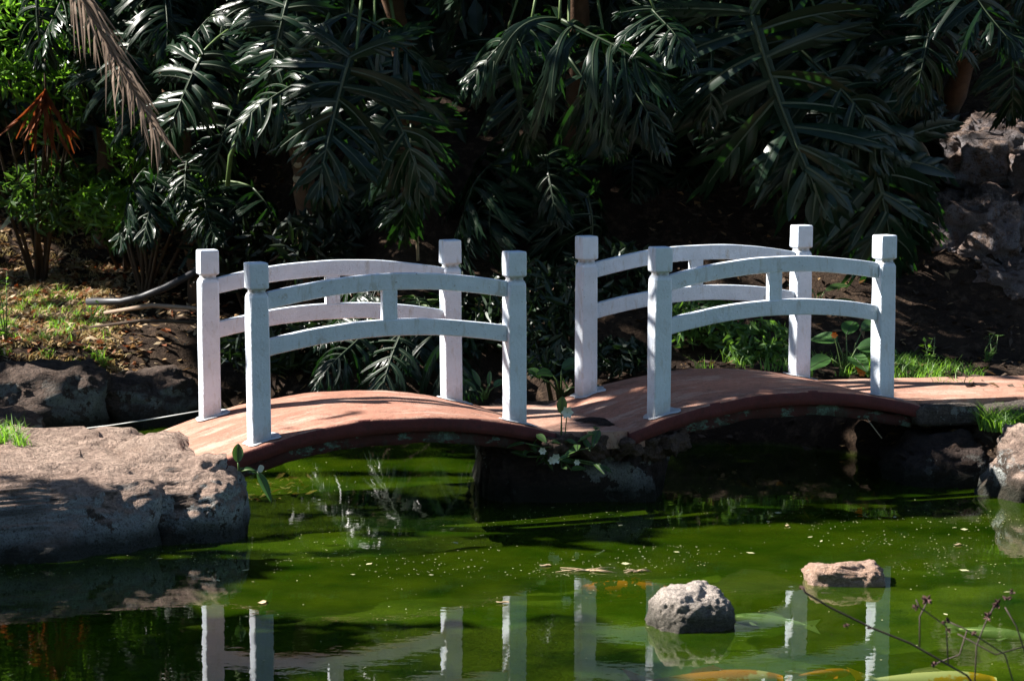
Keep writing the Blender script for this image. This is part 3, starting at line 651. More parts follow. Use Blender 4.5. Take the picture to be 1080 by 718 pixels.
philodendron(at(800, -120, 16.4), 'split leaf plant with the largest dark leaves hanging above the right footbridge',
    [H((800, 15), (880, 240), 15.5, 15.3, (-.1, -1, .45), 0, 1.1), H((880, 90), (985, 300), 15.7, 15.4, (.25, -1, .4), 3, 1.0), H((755, 30), (745, 140), 15.6, 15.4, F_, 1),
     H((900, 15), (1010, 105), 16.0, 15.7, (.3, -1, .8), 2), H((840, 40), (960, 170), 15.7, 15.4, (.2, -1, .6), 1, 1.0), H((930, 140), (935, 335), 15.9, 15.7, (0, -1, .3), 3, .9), H((790, 60), (810, 200), 15.8, 15.6, (-.2, -1, .4), 1)], 14, 11, .85, (0, 1.0), (170, 370), scars=True)
philodendron(at(600, -110, 15.8), 'split leaf plant arching over the gap between the two footbridges',
    [H((590, 20), (725, 75), 14.9, 14.6, (0, -.55, 1), 4, 1.1), H((560, 25), (470, 75), 15.0, 14.8, (0, -.6, 1), 2), H((600, 60), (660, 165), 15.2, 15.0, (.1, -1, .7), 2),
     H((640, 60), (715, 150), 15.3, 15.0, (.2, -1, .8), 4), H((530, 50), (560, 165), 15.6, 15.3, F_, 3), H((690, 10), (735, 60), 14.8, 14.5, (.2, -.7, 1), 1)], 12, 12, .8, (0, 1.0), (170, 370))
philodendron(at(395, -70, 15.7), 'split leaf plant with broad bluish leaves behind the nearer footbridge railing',
    [H((375, 65), (330, 215), 14.7, 14.4, (-.15, -1, .5), 0, 1.0), H((395, 60), (455, 215), 14.9, 14.6, (.2, -1, .5), 1), H((370, 15), (475, 70), 15.0, 14.8, (0, -.7, 1), 2), H((330, 70), (235, 130), 15.0, 14.7, (-.2, -.8, .8), 4),
     H((300, 0), (260, 110), 15.2, 15.0, (-.2, -1, .5), 3), H((430, 130), (420, 260), 15.5, 15.3, F_, 3, .9)], 12, 13, .78, (.2, 1.0), (170, 370))
philodendron(at(285, 25, 16.4), 'split leaf plant with a pale scarred trunk showing between its leaves',
    [H((250, 110), (215, 190), 16.0, 15.8, F_, 1), H((210, 60), (150, 150), 15.9, 15.7, (-.3, -1, .5), 3)], 7, 14, .62, (.22, .5), (190, 350), scars=True)
philodendron(at(425, 330, 15.6), 'low split leaf plant behind the nearer footbridge, patches of sun on its leaves',
    [H((430, 345), (390, 420), 15.2, 14.8, (-.2, -1, .6), 1), H((450, 340), (500, 405), 15.2, 14.8, (.3, -1, .6), 2), H((380, 350), (330, 400), 15.2, 14.9, (-.3, -1, .6), 4)], 11, 15, .42, (0, .1), (150, 390), drop=(10, 60))
philodendron(at(205, 205, 17.2), 'dark split leaf plant in the shade behind the back left white post', [], 12, 16, .55, (0, .3), (170, 370))
philodendron(at(575, 215, 16.4), 'deeply shaded split leaf plant hanging behind the gap between the footbridges', [], 13, 17, .6, (0, .4), (170, 370), drop=(40, 85))
philodendron(at(95, 40, 18.7), 'split leaf plant behind the hanging dead palm frond', [H((130, 60), (170, 170), 16.6, 16.3, F_, 3)], 10, 18, .6, (0, .4), (170, 370))
philodendron(at(1030, -60, 16.2), 'split leaf plant whose sunlit leaf tips reach in at the top right corner',
    [H((1015, -25), (1085, 60), 15.2, 14.9, (.2, -.8, .9), 0), H((990, 10), (960, 110), 15.6, 15.3, F_, 1), H((1060, 20), (1075, 130), 15.8, 15.6, F_, 3)], 8, 19, .7, (0, 1.2), (170, 370))
philodendron(at(840, 150, 17.0), 'shaded split leaf plant low on the slope behind the farther bridge railing', [], 14, 21, .6, (0, .5), (170, 370), drop=(30, 80))
philodendron(at(915, 60, 17.4), 'shaded split leaf plant beside the embankment rocks', [], 12, 22, .6, (0, .5), (170, 370), drop=(30, 80))
philodendron(at(690, 175, 17.2), 'black green split leaf plant low in the shade above the farther bridge rail', [], 13, 23, .55, (0, .4), (170, 370), drop=(30, 80))
philodendron(at(390, 215, 16.9), 'dark split leaf plant low behind the back rail of the nearer footbridge', [], 10, 24, .45, (0, .4), (170, 370), drop=(30, 80))
philodendron(at(150, -20, 16.9), 'split leaf plant at the top between the dead palm frond and the broad bluish leaves', [H((150, 20), (110, 110), 16.3, 16.1, (-.2, -1, .5), 1), H((40, -10), (30, 75), 16.7, 16.5, (-.3, -1, .5), 2)], 12, 25, .6, (.3, .6), (170, 370), drop=(30, 85))
philodendron(at(690, 20, 17.0), 'shaded split leaf plant far back behind the right footbridge', [], 10, 20, .75, (0, .8), (170, 370), drop=(40, 85))

# ------------------------------------------------------------ leaf cloud shrubs and shade trees
def leaf_cloud(centers, size, seed, aspect=.4, down=.5):
    """pointed folded leaves at the given centres"""
    r = np.random.default_rng(seed); C = np.asarray(centers, float); n = len(C)
    a = r.uniform(0, 2*np.pi, n); el = r.normal(-down, .5, n); u = np.stack([np.cos(a)*np.cos(el), np.sin(a)*np.cos(el), np.sin(el)], 1)
    q = r.normal(size=(n, 3)); q[:, 2] *= .4; v = np.cross(u, q); v /= np.linalg.norm(v, axis=1)[:, None]; w = np.cross(u, v)
    s = size*r.uniform(.6, 1.3, n)[:, None]
    P = [C-u*s, C-u*s*.3+v*s*aspect-w*s*.1, C+u*s*.4+v*s*aspect*.8-w*s*.12, C+u*s*1.1, C+u*s*.4-v*s*aspect*.8-w*s*.12, C-u*s*.3-v*s*aspect-w*s*.1, C-u*s*.1+w*s*.05, C+u*s*.5+w*s*.03]
    V = np.stack(P, 1).reshape(-1, 3); b = (np.arange(n)*8)[:, None]
    F4 = np.concatenate([b+np.array([0, 5, 6, 6]), ], 0)
    Fs = np.concatenate([b+np.array(t) for t in ((0, 6, 1, 1), (0, 5, 6, 6), (1, 6, 7, 2), (5, 4, 7, 6), (2, 7, 3, 3), (4, 3, 7, 7))])
    tri = Fs[:, 2] == Fs[:, 3]
    T = np.concatenate([Fs[tri][:, :3], Fs[~tri][:, [0, 1, 2]], Fs[~tri][:, [0, 2, 3]]])
    return V, T
def shrub(name, blobs, n, size, mat, seed, label, cat='shrub', stems=3, base=None, aspect=.4, group=None, down=.5):
    r = np.random.default_rng(seed); C = []
    for (c, rad) in blobs:
        k = int(n*rad[0]*rad[1]*rad[2]/sum(q[1][0]*q[1][1]*q[1][2] for q in blobs)); d = r.normal(size=(k, 3)); d /= np.linalg.norm(d, axis=1)[:, None]
        C.append(np.array(c) + d*(r.uniform(.25, 1, k)**.5)[:, None]*np.array(rad))
    C = np.concatenate(C); b0 = Vector(base if base else (blobs[0][0][0], blobs[0][0][1]+.2, gz(blobs[0][0][0], blobs[0][0][1]+.2)))
    root = empty(name, b0, label, cat, group); V, T = leaf_cloud(C-np.array(b0), size, seed, aspect, down)
    link('foliage', npmesh('foliage', V, T, mat, False), root)
    b = MB()
    for (c, rad) in blobs:
        for k in range(stems):
            e = Vector(c)-b0+Vector((rnd.uniform(-1, 1)*rad[0]*.6, rnd.uniform(-1, 1)*rad[1]*.5, rad[2]*rnd.uniform(.2, .8))); mid = e*.5+Vector((rnd.uniform(-.08, .08), 0, .1))
            b.tube([Vector((rnd.uniform(-.05, .05), 0, -.05)), mid, e], [.018, .012, .004], 6)
    b.build('stems', M['bark'], root); return root
W3 = lambda px, py, D: tuple(at(px, py, D))
shrub('leafy_shrub', [(W3(15, 40, 17.4), (.40, .3, .42)), (W3(55, 105, 17.5), (.28, .25, .36)), (W3(95, 20, 17.6), (.25, .25, .25)), (W3(-60, 60, 17.6), (.5, .3, .6))], 1900, .052, M['lime'], 71, 'bright green sunlit shrub filling the upper left corner', aspect=.26, base=(-3.6, 18.2, gz(-3.6, 18.2)))
shrub('leafy_shrub', [(W3(150, 150, 17.3), (.30, .2, .28)), (W3(110, 215, 17.5), (.25, .2, .2)), (W3(205, 215, 17.0), (.22, .2, .22))], 900, .055, M['lime'], 80, 'sparse light green shrub with sun spots behind the hanging palm frond', aspect=.24)
shrub('leafy_shrub', [(W3(60, 205, 18.0), (.45, .3, .30)), (W3(130, 220, 18.1), (.35, .3, .32))], 1700, .05, M['mid'], 72, 'dappled narrow leaved shrub below the rust coloured dead leaf', aspect=.26, base=(-3.0, 18.6, gz(-3, 18.6)))
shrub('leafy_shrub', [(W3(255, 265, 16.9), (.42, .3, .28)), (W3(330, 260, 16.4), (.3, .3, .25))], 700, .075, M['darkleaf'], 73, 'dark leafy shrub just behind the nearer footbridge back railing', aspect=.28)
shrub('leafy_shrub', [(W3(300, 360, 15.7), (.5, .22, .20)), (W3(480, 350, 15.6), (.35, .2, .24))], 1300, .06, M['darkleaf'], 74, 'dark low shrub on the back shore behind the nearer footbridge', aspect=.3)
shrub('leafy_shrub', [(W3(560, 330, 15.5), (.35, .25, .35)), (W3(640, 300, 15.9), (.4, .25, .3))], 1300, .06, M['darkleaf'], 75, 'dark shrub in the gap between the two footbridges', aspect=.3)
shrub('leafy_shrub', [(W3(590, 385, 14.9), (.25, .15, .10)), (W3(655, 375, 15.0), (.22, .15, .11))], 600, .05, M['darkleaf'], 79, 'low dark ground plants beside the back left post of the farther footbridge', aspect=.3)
shrub('leafy_shrub', [(W3(740, 340, 15.4), (.30, .2, .18)), (W3(800, 360, 15.2), (.25, .18, .16))], 700, .045, M['mid'], 76, 'low green shrub seen through the right footbridge railing', aspect=.3)
# lit places: nothing in the tree crowns may stand between these and the sun
LIT = []
def lit(c, rad, keep=0.0): LIT.append((Vector(c), rad, keep))
for B in (B1, B2):
    for s in np.linspace(-.2, 1.5, 7):
        for w in (0, .3, .6, .9):
            for h in (.5, 1.0):
                if h > .9 and .1 < w < .8: continue
                q = bl(B, s, w)
                if B is B2 and h < .9 and s < 1.0: continue
                lit((q[0], q[1], h), .18 if h < .9 else .16)
for x in np.arange(-3.8, -1.2, .3):
    for y in (11.13, 11.3, 11.5, 11.9, 12.3, 12.6): lit((x, y, .36), .28 if y > 11.4 else .09)
for px, py in ((0, 300), (0, 340), (0, 380), (40, 310), (40, 345), (40, 375), (80, 330), (80, 355), (80, 385), (120, 345), (120, 375), (20, 400)): lit(atz(px, py, .5), .32, .03)
for px, py in ((170, 325), (150, 315)): lit(atz(px, py, .5), .10, .2)
for px, py, D, rd in ((15, 30, 17.4, .34), (60, 60, 17.4, .25), (40, 110, 17.4, .22), (95, 80, 17.0, .12), (65, 150, 17.6, .12), (35, 140, 17.2, .2), (120, 60, 16.8, .14), (215, 90, 16.0, .09), (235, 110, 15.8, .08), (60, 200, 17.9, .14), (190, 160, 16.4, .07),
                      (690, 30, 14.7, .12), (650, 55, 14.9, .07), (520, 20, 14.9, .05), (625, 110, 15.1, .05), (1065, 20, 15.0, .16), (1040, 55, 15.2, .08), (960, 60, 15.3, .06), (950, 85, 15.5, .05), (760, 65, 15.1, .05), (405, 50, 15.0, .04),
                      (480, 260, 15.2, .07), (490, 300, 15.1, .07), (420, 375, 14.9, .07), (475, 340, 15.0, .09), (395, 385, 14.9, .05), (450, 290, 15.2, .05), (1045, 145, 16.7, .24), (1060, 175, 16.6, .2), (130, 60, 16.5, .14), (110, 20, 16.5, .12), (40, 150, 17.0, .12), (1050, 235, 16.2, .06), (935, 265, 15.8, .05), (590, 420, 13.9, .05),
                      (560, 385, 14.6, .05), (700, 300, 15.6, .12), (690, 320, 15.5, .06), (295, 130, 16.2, .07), (310, 150, 16.2, .05), (230, 250, 16.8, .06), (300, 10, 15.1, .06), (130, 240, 17.9, .08)): lit(at(px, py, D), rd, .05)
for px, py, z, rd in ((960, 375, .46, .16), (950, 395, .46, .12), (985, 392, .46, .12), (890, 372, .5, .10), (1000, 410, .47, .15), (1050, 405, .47, .2), (1080, 412, .47, .2), (1040, 425, .47, .2), (970, 412, .47, .12), (1090, 425, .47, .2), (1060, 435, .4, .18), (1030, 350, .62, .05), (1045, 290, .9, .05), (730, 350, .6, .05), (940, 350, .6, .07), (1075, 370, .6, .05)): lit(atz(px, py, z), rd*1.25, .03)
for px, py in ((1065, 470), (1075, 500), (1055, 510), (1090, 490)): lit(at(px, py, 12.6), .14)
for px in range(260, 500, 35):
    for py in (490, 510, 530): lit(atz(px, py, 0), .18)
rl = random.Random(33)
for k in range(110): lit(at(rl.uniform(0, 240), rl.uniform(0, 270), rl.uniform(15.8, 17.4)), rl.uniform(.02, .07))
for k in range(320):                      # small gaps that let spots of sun onto the leaves
    lit(at(rl.choice((rl.uniform(0, 330), rl.uniform(330, 740), rl.uniform(740, 1080))), rl.uniform(0, 300) if k % 3 else rl.uniform(0, 140), rl.uniform(14.7, 16.2)), rl.uniform(.015, .055))
# sunlit water: outline in plan
LITW = [atz(a, b, 0)[:2] for a, b in ((270, 600), (400, 575), (640, 578), (760, 560), (1100, 545), (1300, 560), (1300, 740), (705, 740), (660, 690), (600, 650), (500, 668), (380, 660), (230, 655), (150, 640))]
def in_poly(x, y, P):
    c = np.zeros(x.shape, bool)
    for i in range(len(P)):
        (ax, ay), (bx, by) = P[i-1], P[i]; k = (ay > y) != (by > y); c ^= k & (x < (bx-ax)*(y-ay)/((by-ay) or 1e-9)+ax)
    return c
SN = np.array(SUN)
def carve(C, ls, seed):
    r = np.random.default_rng(seed); keep = np.ones(len(C), bool); u = r.uniform(size=len(C))
    for c, rad, k in LIT:
        d = C-np.array(c); t = d@SN; dist = np.linalg.norm(d-t[:, None]*SN, axis=1); keep &= ~((dist < rad+ls*.6) & (t > 0) & (u > k))
    t = C[:, 2]/SN[2]; Q = C-t[:, None]*SN; jx = r.normal(0, .05, len(C)); keep &= ~in_poly(Q[:, 0]+jx, Q[:, 1]+jx, LITW)
    return C[keep]
# dense dark growth on the slope far behind, reads as one mass
r = np.random.default_rng(77); n = 19000; X = r.uniform(-9, 9, n); Y = r.uniform(17.2, 23.5, n) - .9*sstep(-.5, .5, X) ; Z = gheight(X, Y) + r.uniform(-.1, 1.4, n)**1.0 + .35*np.sin(X*1.7)+.2
kp = ~((X > 2.6) & (Y < 19.0)) & ~((X > 1.9) & (Y < 17.9)); kp &= ~((X < -1.2) & (Y < 18.9) & (Z < 1.8))
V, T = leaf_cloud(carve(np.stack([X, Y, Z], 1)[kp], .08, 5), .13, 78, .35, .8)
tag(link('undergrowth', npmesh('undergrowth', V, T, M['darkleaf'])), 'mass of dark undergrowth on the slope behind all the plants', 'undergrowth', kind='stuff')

def shade_tree(x, y, crown, n, seed, label, ls=.15, clump=.55, h0=0):
    """crown: (cx, cy, cz, rx, ry, rz)"""
    r = np.random.default_rng(seed); cx, cy, cz, rx, ry, rz = crown; b0 = Vector((x, y, gz(x, y)))
    k = 150; cc = r.uniform(-1, 1, (k*3, 3)); cc = cc[(np.abs(cc[:, :2])**2.6).sum(1) < 1][:k]; cc = cc*np.array([rx, ry, rz])+np.array([cx, cy, cz])
    C = cc[r.integers(0, len(cc), n)] + r.normal(size=(n, 3))*np.array([clump, clump, clump*.6]); C = C[C[:, 2] > 3.6]; C = carve(C, ls, seed)
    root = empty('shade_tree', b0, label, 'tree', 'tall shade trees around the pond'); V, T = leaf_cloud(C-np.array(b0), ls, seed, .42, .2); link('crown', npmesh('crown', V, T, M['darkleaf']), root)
    b = MB(); top = Vector((cx, cy, cz-rz*.4))-b0; b.tube([Vector((0, 0, -.2)), top*.35+Vector((.1, 0, 0)), top*.7, top], [.24, .19, .15, .09], 10); b.build('trunk', M['bark'], root)
    b = MB()
    for q in cc[::9]:
        e = Vector(q)-b0; s = top*r.uniform(.6, .98)
        if abs(e.y) > 6: continue
        b.tube([s, s.lerp(e, .5)+Vector((0, 0, .2)), e], [.07, .04, .012], 6)
    b.build('limb', M['bark'], root)
shade_tree(-10.5, 17.5, (-10.5, 17.6, 6.0, 4.2, 4.3, 1.7), 15000, 81, 'tall shade tree far left of the pond, crown above the bank')
shade_tree(-4.6, 20.5, (-4.2, 18.4, 6.2, 3.8, 4.4, 1.6), 14000, 82, 'tall shade tree behind the left bank, crown high over the dead palm frond')
shade_tree(1.0, 20.5, (1.2, 18.6, 6.2, 3.6, 4.2, 1.6), 10000, 83, 'tall shade tree on the slope behind the gap between the footbridges')
shade_tree(6.5, 20, (6.6, 18.2, 6.2, 3.8, 4.4, 1.6), 10000, 84, 'tall shade tree on the right embankment beyond the path')
shade_tree(-14.5, 20.5, (-15.5, 19.0, 6.2, 3.6, 4.4, 1.7), 8000, 85, 'shade tree standing farthest left of the pond')
shade_tree(-8.6, 8.0, (-8.2, 9.9, 4.9, 3.2, 1.9, 1.0), 9000, 86, 'spreading tree off the left edge shading the near left water')

def overhang(tree, n, ls, seed, zones, label=None):
    """leafy branches of a tree over the far footbridge: they dapple its deck and shade the water under it"""
    r = np.random.default_rng(seed); C = []
    for (f, k) in zones:
        for _ in range(k): C.append(np.array(f(r)) + SN*r.uniform(6.4, 8.2)/1.0)
    C = np.array(C); keep = np.ones(len(C), bool)
    for c, rad, k in LIT:
        if c.z < .55 and rad > .17 and rad < .19 and c.x > .5: continue
        d = C-np.array(c); t = d@SN; dist = np.linalg.norm(d-t[:, None]*SN, axis=1); keep &= ~((dist < rad*.8) & (t > 0))
    C = C[keep]; b0 = np.array(tree.location); V, T = leaf_cloud(C-b0, ls, seed, .42, .3); link('crown', npmesh('crown', V, T, M['darkleaf']), tree)
    b = MB(); c0 = Vector(C.mean(0)-b0); b.tube([Vector((.1, -.6, 3.6)), c0*.5+Vector((0, 0, 2.6)), c0], [.09, .06, .03], 7)
    for q in C[::40]: b.tube([c0*.8+Vector((0, 0, 1.0)), Vector(q-b0).lerp(c0, .4)+Vector((0, 0, .1)), Vector(q-b0)], [.03, .015, .006], 5)
    b.build('limb', M['bark'], tree)
tree82 = [o for o in bpy.data.objects if o.get('label', '').startswith('tall shade tree behind the left bank')][0]
def zd(r): s = r.uniform(-.3, 1.0); q = bl(B2, s, r.uniform(0, 1.0)); return (q[0], q[1], .52)
def zw(P):
    Q = [atz(a, b, 0) for a, b in P]
    def f(r):
        u, v = r.uniform(), r.uniform(); q = (Q[0].lerp(Q[1], u)).lerp(Q[3].lerp(Q[2], u), v); return tuple(q)
    return f
overhang(tree82, 0, .085, 91, [(zw([(700, 497), (1040, 497), (1030, 543), (690, 556)]), 1600), (zw([(240, 548), (700, 540), (690, 566), (260, 592)]), 900), (zd, 95), (zw([(240, 532), (520, 528), (520, 562), (250, 580)]), 650), (lambda r: (r.uniform(.9, 2.5), r.uniform(13.75, 14.7), r.uniform(0, .35)), 330), (lambda r: (r.uniform(-.25, -.1), r.uniform(12.6, 13.8), r.uniform(0, .35)), 130), (lambda r: (r.uniform(2.15, 2.6), r.uniform(13.1, 13.4), r.uniform(0, .25)), 40)])
shade_tree(-3.5, -4.5, (-3.8, 3.0, 6.9, 4.6, 3.8, 1.9), 5000, 87, 'big unseen tree added behind the viewer to cut the sky fill, left', ls=.22)  # unseen crown added to block sky light from the camera side
shade_tree(4.5, -3.5, (4.2, 3.0, 6.9, 4.6, 3.8, 1.9), 5000, 88, 'big unseen tree added behind the viewer to cut the sky fill, right', ls=.22)  # second added crown, holds back sky light on the right
r = np.random.default_rng(93); n = 7000; hx = r.uniform(-16, 16, n); hz = r.uniform(.3, 5.2, n); hc = np.stack([hx, -9 + r.normal(0, .5, n) + .6*np.sin(hx*1.3), hz + .3*np.sin(hx*2.1)], 1)
hr = empty('blocker', (0, -9, gz(0, -9)), 'tall dark hedge of leaves, unseen, added behind the viewer to cut the sky fill', 'blocker'); V, T = leaf_cloud(hc-np.array(hr.location), .24, 94, .42, .2); link('foliage', npmesh('foliage', V, T, M['darkleaf']), hr)  # unseen leaf mass, added to lower low sky light on the posts
b = MB()
for k in range(17): b.tube([(-16+2*k, 0, -.2), (-16+2*k+.1, .1, 2.2), (-16+2*k, 0, 4.6)], [.07, .05, .02], 6)
b.build('stems', M['bark'], hr)
tree86 = [o for o in bpy.data.objects if o.get('label', '').startswith('spreading tree off')][0]
overhang(tree86, 0, .10, 92, [(zw([(-60, 597), (255, 590), (235, 612), (-60, 655)]), 900), (zw([(90, 578), (275, 553), (275, 600), (90, 600)]), 500)])
# ------------------------------------------------------------ other plants and things
def palm_frond():
    a, m, e = at(62, -45, 15.7), at(108, 40, 15.6), at(172, 150, 15.5); root = empty('dead_palm_frond', a, 'grey brown dead palm frond hanging down at the upper left', 'palm frond'); b = MB(); lf = MB(); r = random.Random(4)
    pt = lambda t: a*(1-t)**2 + m*2*t*(1-t) + e*t*t
    b.tube([pt(i/10)-a for i in range(11)], [.014*(1-i/12) for i in range(11)], 6); b.build('frond_rib', M['frond'], root)
    for k in range(74):
        t = .08+.9*k/74; p = pt(t); d = (pt(min(1, t+.03))-pt(t-.03)).normalized(); s = 1 if k % 2 else -1; L = r.uniform(.28, .50)*(1.05-.5*t)
        side = Vector((s*.7, r.uniform(-.5, .3), .1)); dr = (d*1.1+side*r.uniform(.25, .75)).normalized(); w = Vector((d.z, 0, -d.x))*.006
        q1 = p+dr*L*.5; q2 = p+dr*L+Vector((r.uniform(-.03, .03), 0, -.10*L/.4)); lf.add([p-a-w, p-a+w, q1-a+w*1.3, q1-a-w*1.3, q2-a], [(0, 1, 2, 3), (3, 2, 4)])
    lf.build('leaflets', M['frond'], root, False)
palm_frond()
def dead_leaf():
    a = at(48, 95, 17.0); root = empty('dead_leaf', a, 'rust coloured dead split leaf hanging below the bright shrub', 'dead leaf'); r = random.Random(9); b = MB()
    for k in range(20):
        an = -1.62+(k-9.5)*.062+r.uniform(-.08, .08); L = r.uniform(.30, .62); pts = []; cu = r.uniform(-.16, .10)
        for i in range(7):
            t = i/6; pts.append(Vector((math.cos(an)*L*t+cu*t*t, r.uniform(-.02, .02)-.05*math.sin(t*3), math.sin(an)*L*t)))
        V = []
        for i, q in enumerate(pts): w = .013*math.sin(math.pi*min(1, i/6*.9+.1))*r.uniform(.5, 1.3); rl_ = r.uniform(-.04, .04); V += [q+Vector((-w, rl_, r.uniform(-.01, .01))), q+Vector((w, -rl_, r.uniform(-.01, .01)))]
        b.add(V, [(2*i, 2*i+1, 2*i+3, 2*i+2) for i in range(6)])
    b.build('blade', M['rust'], root); b = MB(); b.tube([(0, 0, 0), (-.02, .1, .2), (.02, .3, .42)], .009, 6); b.build('stalk', M['bark'], root)
dead_leaf()
def broad_plant(name, loc, leaves, label, mat='broad', cat='plant', flowers=None, stem='stem', lmat=None):
    """leaves: (dx, dy, dz tip of stalk, length, width, heading deg, pitch deg)"""
    root = empty(name, loc, label, cat); sb = MB()
    for (dx, dy, dz, L, Wd, hd, pi_) in leaves:
        a = Vector((dx, dy, dz)); sb.tube([Vector((dx*.1, 0, -.02)), a*.55+Vector((0, 0, dz*.12)), a], [.006, .005, .003], 5)
        d = Vector((math.cos(R(hd))*math.cos(R(pi_)), math.sin(R(hd))*math.cos(R(pi_)), math.sin(R(pi_)))); side = d.cross(Vector((0, -.55, .83))); side = side.normalized() if side.length > .05 else Vector((1, 0, 0)); nn = side.cross(d).normalized()
        if nn.y > 0 and nn.z < 0: nn = -nn
        n = 10; V = []
        for i in range(n+1):
            t = i/n; w = Wd*.5*math.sin(math.pi*t**.8)**.8; c = a+d*L*t-Vector((0, 0, .25*L*t*t)); V += [c-side*w+nn*w*.25, c-side*w*.5+nn*w*.06, c, c+side*w*.5+nn*w*.06, c+side*w+nn*w*.25]
        b = MB(); b.add(V, [(5*i+k, 5*i+5+k, 5*i+6+k, 5*i+1+k) for i in range(n) for k in range(4)])
        b.tube([V[5*i+2]+nn*.001 for i in range(n+1)], .0022, 4, 1); b.build('leaf', [M[mat], M['vein']], root)
    for (x, y, z, s, m) in (flowers or []):
        b = MB()
        for k in range(6):
            an = k*1.047; c = Vector((x, y, z)); u = Vector((math.cos(an), -.4, math.sin(an)))*s; w = Vector((-math.sin(an), 0, math.cos(an)))*s*.35
            b.add([c, c+u*.6+w, c+u, c+u*.6-w], [(0, 1, 2, 3)])
        b.tube([(x*.3, y*.3, 0), (x*.7, y*.7, z*.6), (x, y, z)], .003, 5, 1); b.build('flower', [M[m], M['stem']], root, False)
    sb.build('stems', M[stem], root); return root
def on(px, py, D): q = at(px, py, D); return q
q = at(592, 425, 13.95); q.z = .40
broad_plant('broad_leaf_plant', q, [(-.05, -.03, .10, .13, .085, 215, 20), (.0, -.02, .13, .20, .10, 15, 28), (-.12, -.02, .08, .12, .07, 195, 45), (.03, -.03, .02, .12, .07, 250, 50), (.10, 0, .03, .14, .05, -10, 15)], 'broad leaved dark green plant in the gap between the footbridges')
q = at(512, 428, 13.75); q.z = .40
broad_plant('broad_leaf_plant', q, [(-.03, 0, .05, .16, .035, 130, 60), (-.05, -.01, .03, .15, .03, 160, 45), (.0, -.03, .03, .09, .05, 300, 45), (.05, 0, .05, .10, .05, 30, 40), (.02, 0, .06, .12, .03, 80, 70)], 'small leafy sprout behind the right post of the nearer footbridge')
q = at(893, 405, 14.65); q.z = gz(q.x, q.y)
broad_plant('broad_leaf_plant', q, [(-.06, 0, .20, .20, .13, 150, 15), (.05, -.05, .17, .26, .15, -20, 10), (.02, 0, .12, .18, .12, -60, -15), (-.10, 0, .10, .18, .12, 200, -10), (.0, .05, .24, .18, .11, 60, 40), (.1, .08, .26, .18, .1, 20, 35)], 'broad leaved plant with orange flowers behind the right footbridge railing', flowers=[(-.09, -.05, .25, .022, 'orange'), (.07, -.08, .05, .034, 'orange'), (.08, -.08, .02, .026, 'orange')])
q = at(862, 300, 15.7); q.z = gz(q.x, q.y)
broad_plant('broad_leaf_plant', q, [(-.02, 0, .12, .2, .06, 170, 30), (.05, 0, .13, .2, .06, 10, 25), (0, -.05, .1, .18, .05, 280, 30), (.1, 0, .06, .2, .05, -20, 10)], 'narrow leaved green plant beside the back right white post', 'mid')
q = at(597, 500, 12.5); rr = random.Random(3); lv = [(.0, -.02, .22, .13, .055, 75, 80)]
for k in range(26): lv.append((rr.uniform(-.20, .24), rr.uniform(-.12, -.02), rr.uniform(-.08, .16), rr.uniform(.05, .11), rr.uniform(.025, .045), rr.uniform(0, 360), rr.uniform(-50, 30)))
q = at(592, 480, 12.42)
broad_plant('wild_plant', (q.x, q.y, q.z), lv, 'leafy wild plant with small white flowers growing from the stone pier', 'mid', flowers=[(.03, -.04, .235, .035, 'petal'), (-.03, -.1, .0, .03, 'petal'), (-.10, -.1, .04, .022, 'petal'), (.08, -.1, -.02, .018, 'petal'), (-.05, -.1, -.01, .024, 'petal')])
q = at(252, 492, 11.42)
broad_plant('seedling', q, [(-.005, 0, .02, .125, .055, 80, 86), (.09, -.02, -.02, .14, .045, -25, -55), (.02, 0, -.01, .075, .03, 5, -5)], 'small sapling with glossy dark leaves at the right end of the boulder')
b = MB(); V = [(.013*math.cos(6.283*k/12)*(1+.2*math.sin(k)), 0, .015*math.sin(6.283*k/12)) for k in range(12)]
b.add([(x*1.2, -.006*math.sin(i), z*1.2) for i, (x, y, z) in enumerate(V)], [tuple(range(12))]); b.add([(x*1.2, .004, z*1.2) for x, y, z in V], [tuple(range(12))[::-1]])
tag(b.build('fallen_petal', M['petal'], loc=at(275, 494, 11.38)+Vector((0, 0, 0))), 'round cream petal caught among the dark leaves beside the boulder', 'petal')
def weed(px, py, D, h, seed, label, mat='mid', n=40):
    r = random.Random(seed); q = at(px, py, D); q.z = gz(q.x, q.y)-.02; root = empty('tall_weed', q, label, 'weed'); b = MB(); lf = MB()
    for k in range(3):
        tip = Vector((r.uniform(-.10, .10), r.uniform(-.05, .05), h*r.uniform(.7, 1))); b.tube([(0, 0, 0), tip*.5+Vector((r.uniform(-.03, .03), 0, 0)), tip], [.005, .004, .002], 5)
        for j in range(n//3):
            t = r.uniform(.15, 1); c = tip*t; a = r.uniform(0, 6.28); L = r.uniform(.03, .06); u = Vector((math.cos(a), math.sin(a)*.8, r.uniform(-.2, .6)))*L; w = Vector((-math.sin(a), math.cos(a), .2))*L*.22
            lf.add([c, c+u*.5+w, c+u, c+u*.5-w], [(0, 1, 2, 3)])
    b.build('stalk', M['stem'], root); lf.build('leaves', M[mat], root, False)
weed(8, 400, 15.9, .60, 1, 'tall thin weed with small leaves at the left edge of the bank', 'lime', 60)
weed(92, 350, 16.6, .20, 2, 'little green weed in the middle of the dead leaves on the left bank', 'lime', 30)
weed(32, 445, 13.2, .30, 3, 'thin weed beside the grass tuft at the left edge', 'mid', 18)
weed(112, 395, 15.9, .16, 4, 'weed hanging at the lip of the left bank above the dark boulder', 'lime', 36)
weed(1040, 360, 15.2, .22, 5, 'small weed on the dark slope above the right path', 'mid', 40)
weed(975, 365, 15.0, .24, 6, 'slim weed just right of the farther footbridge', 'grass', 40)
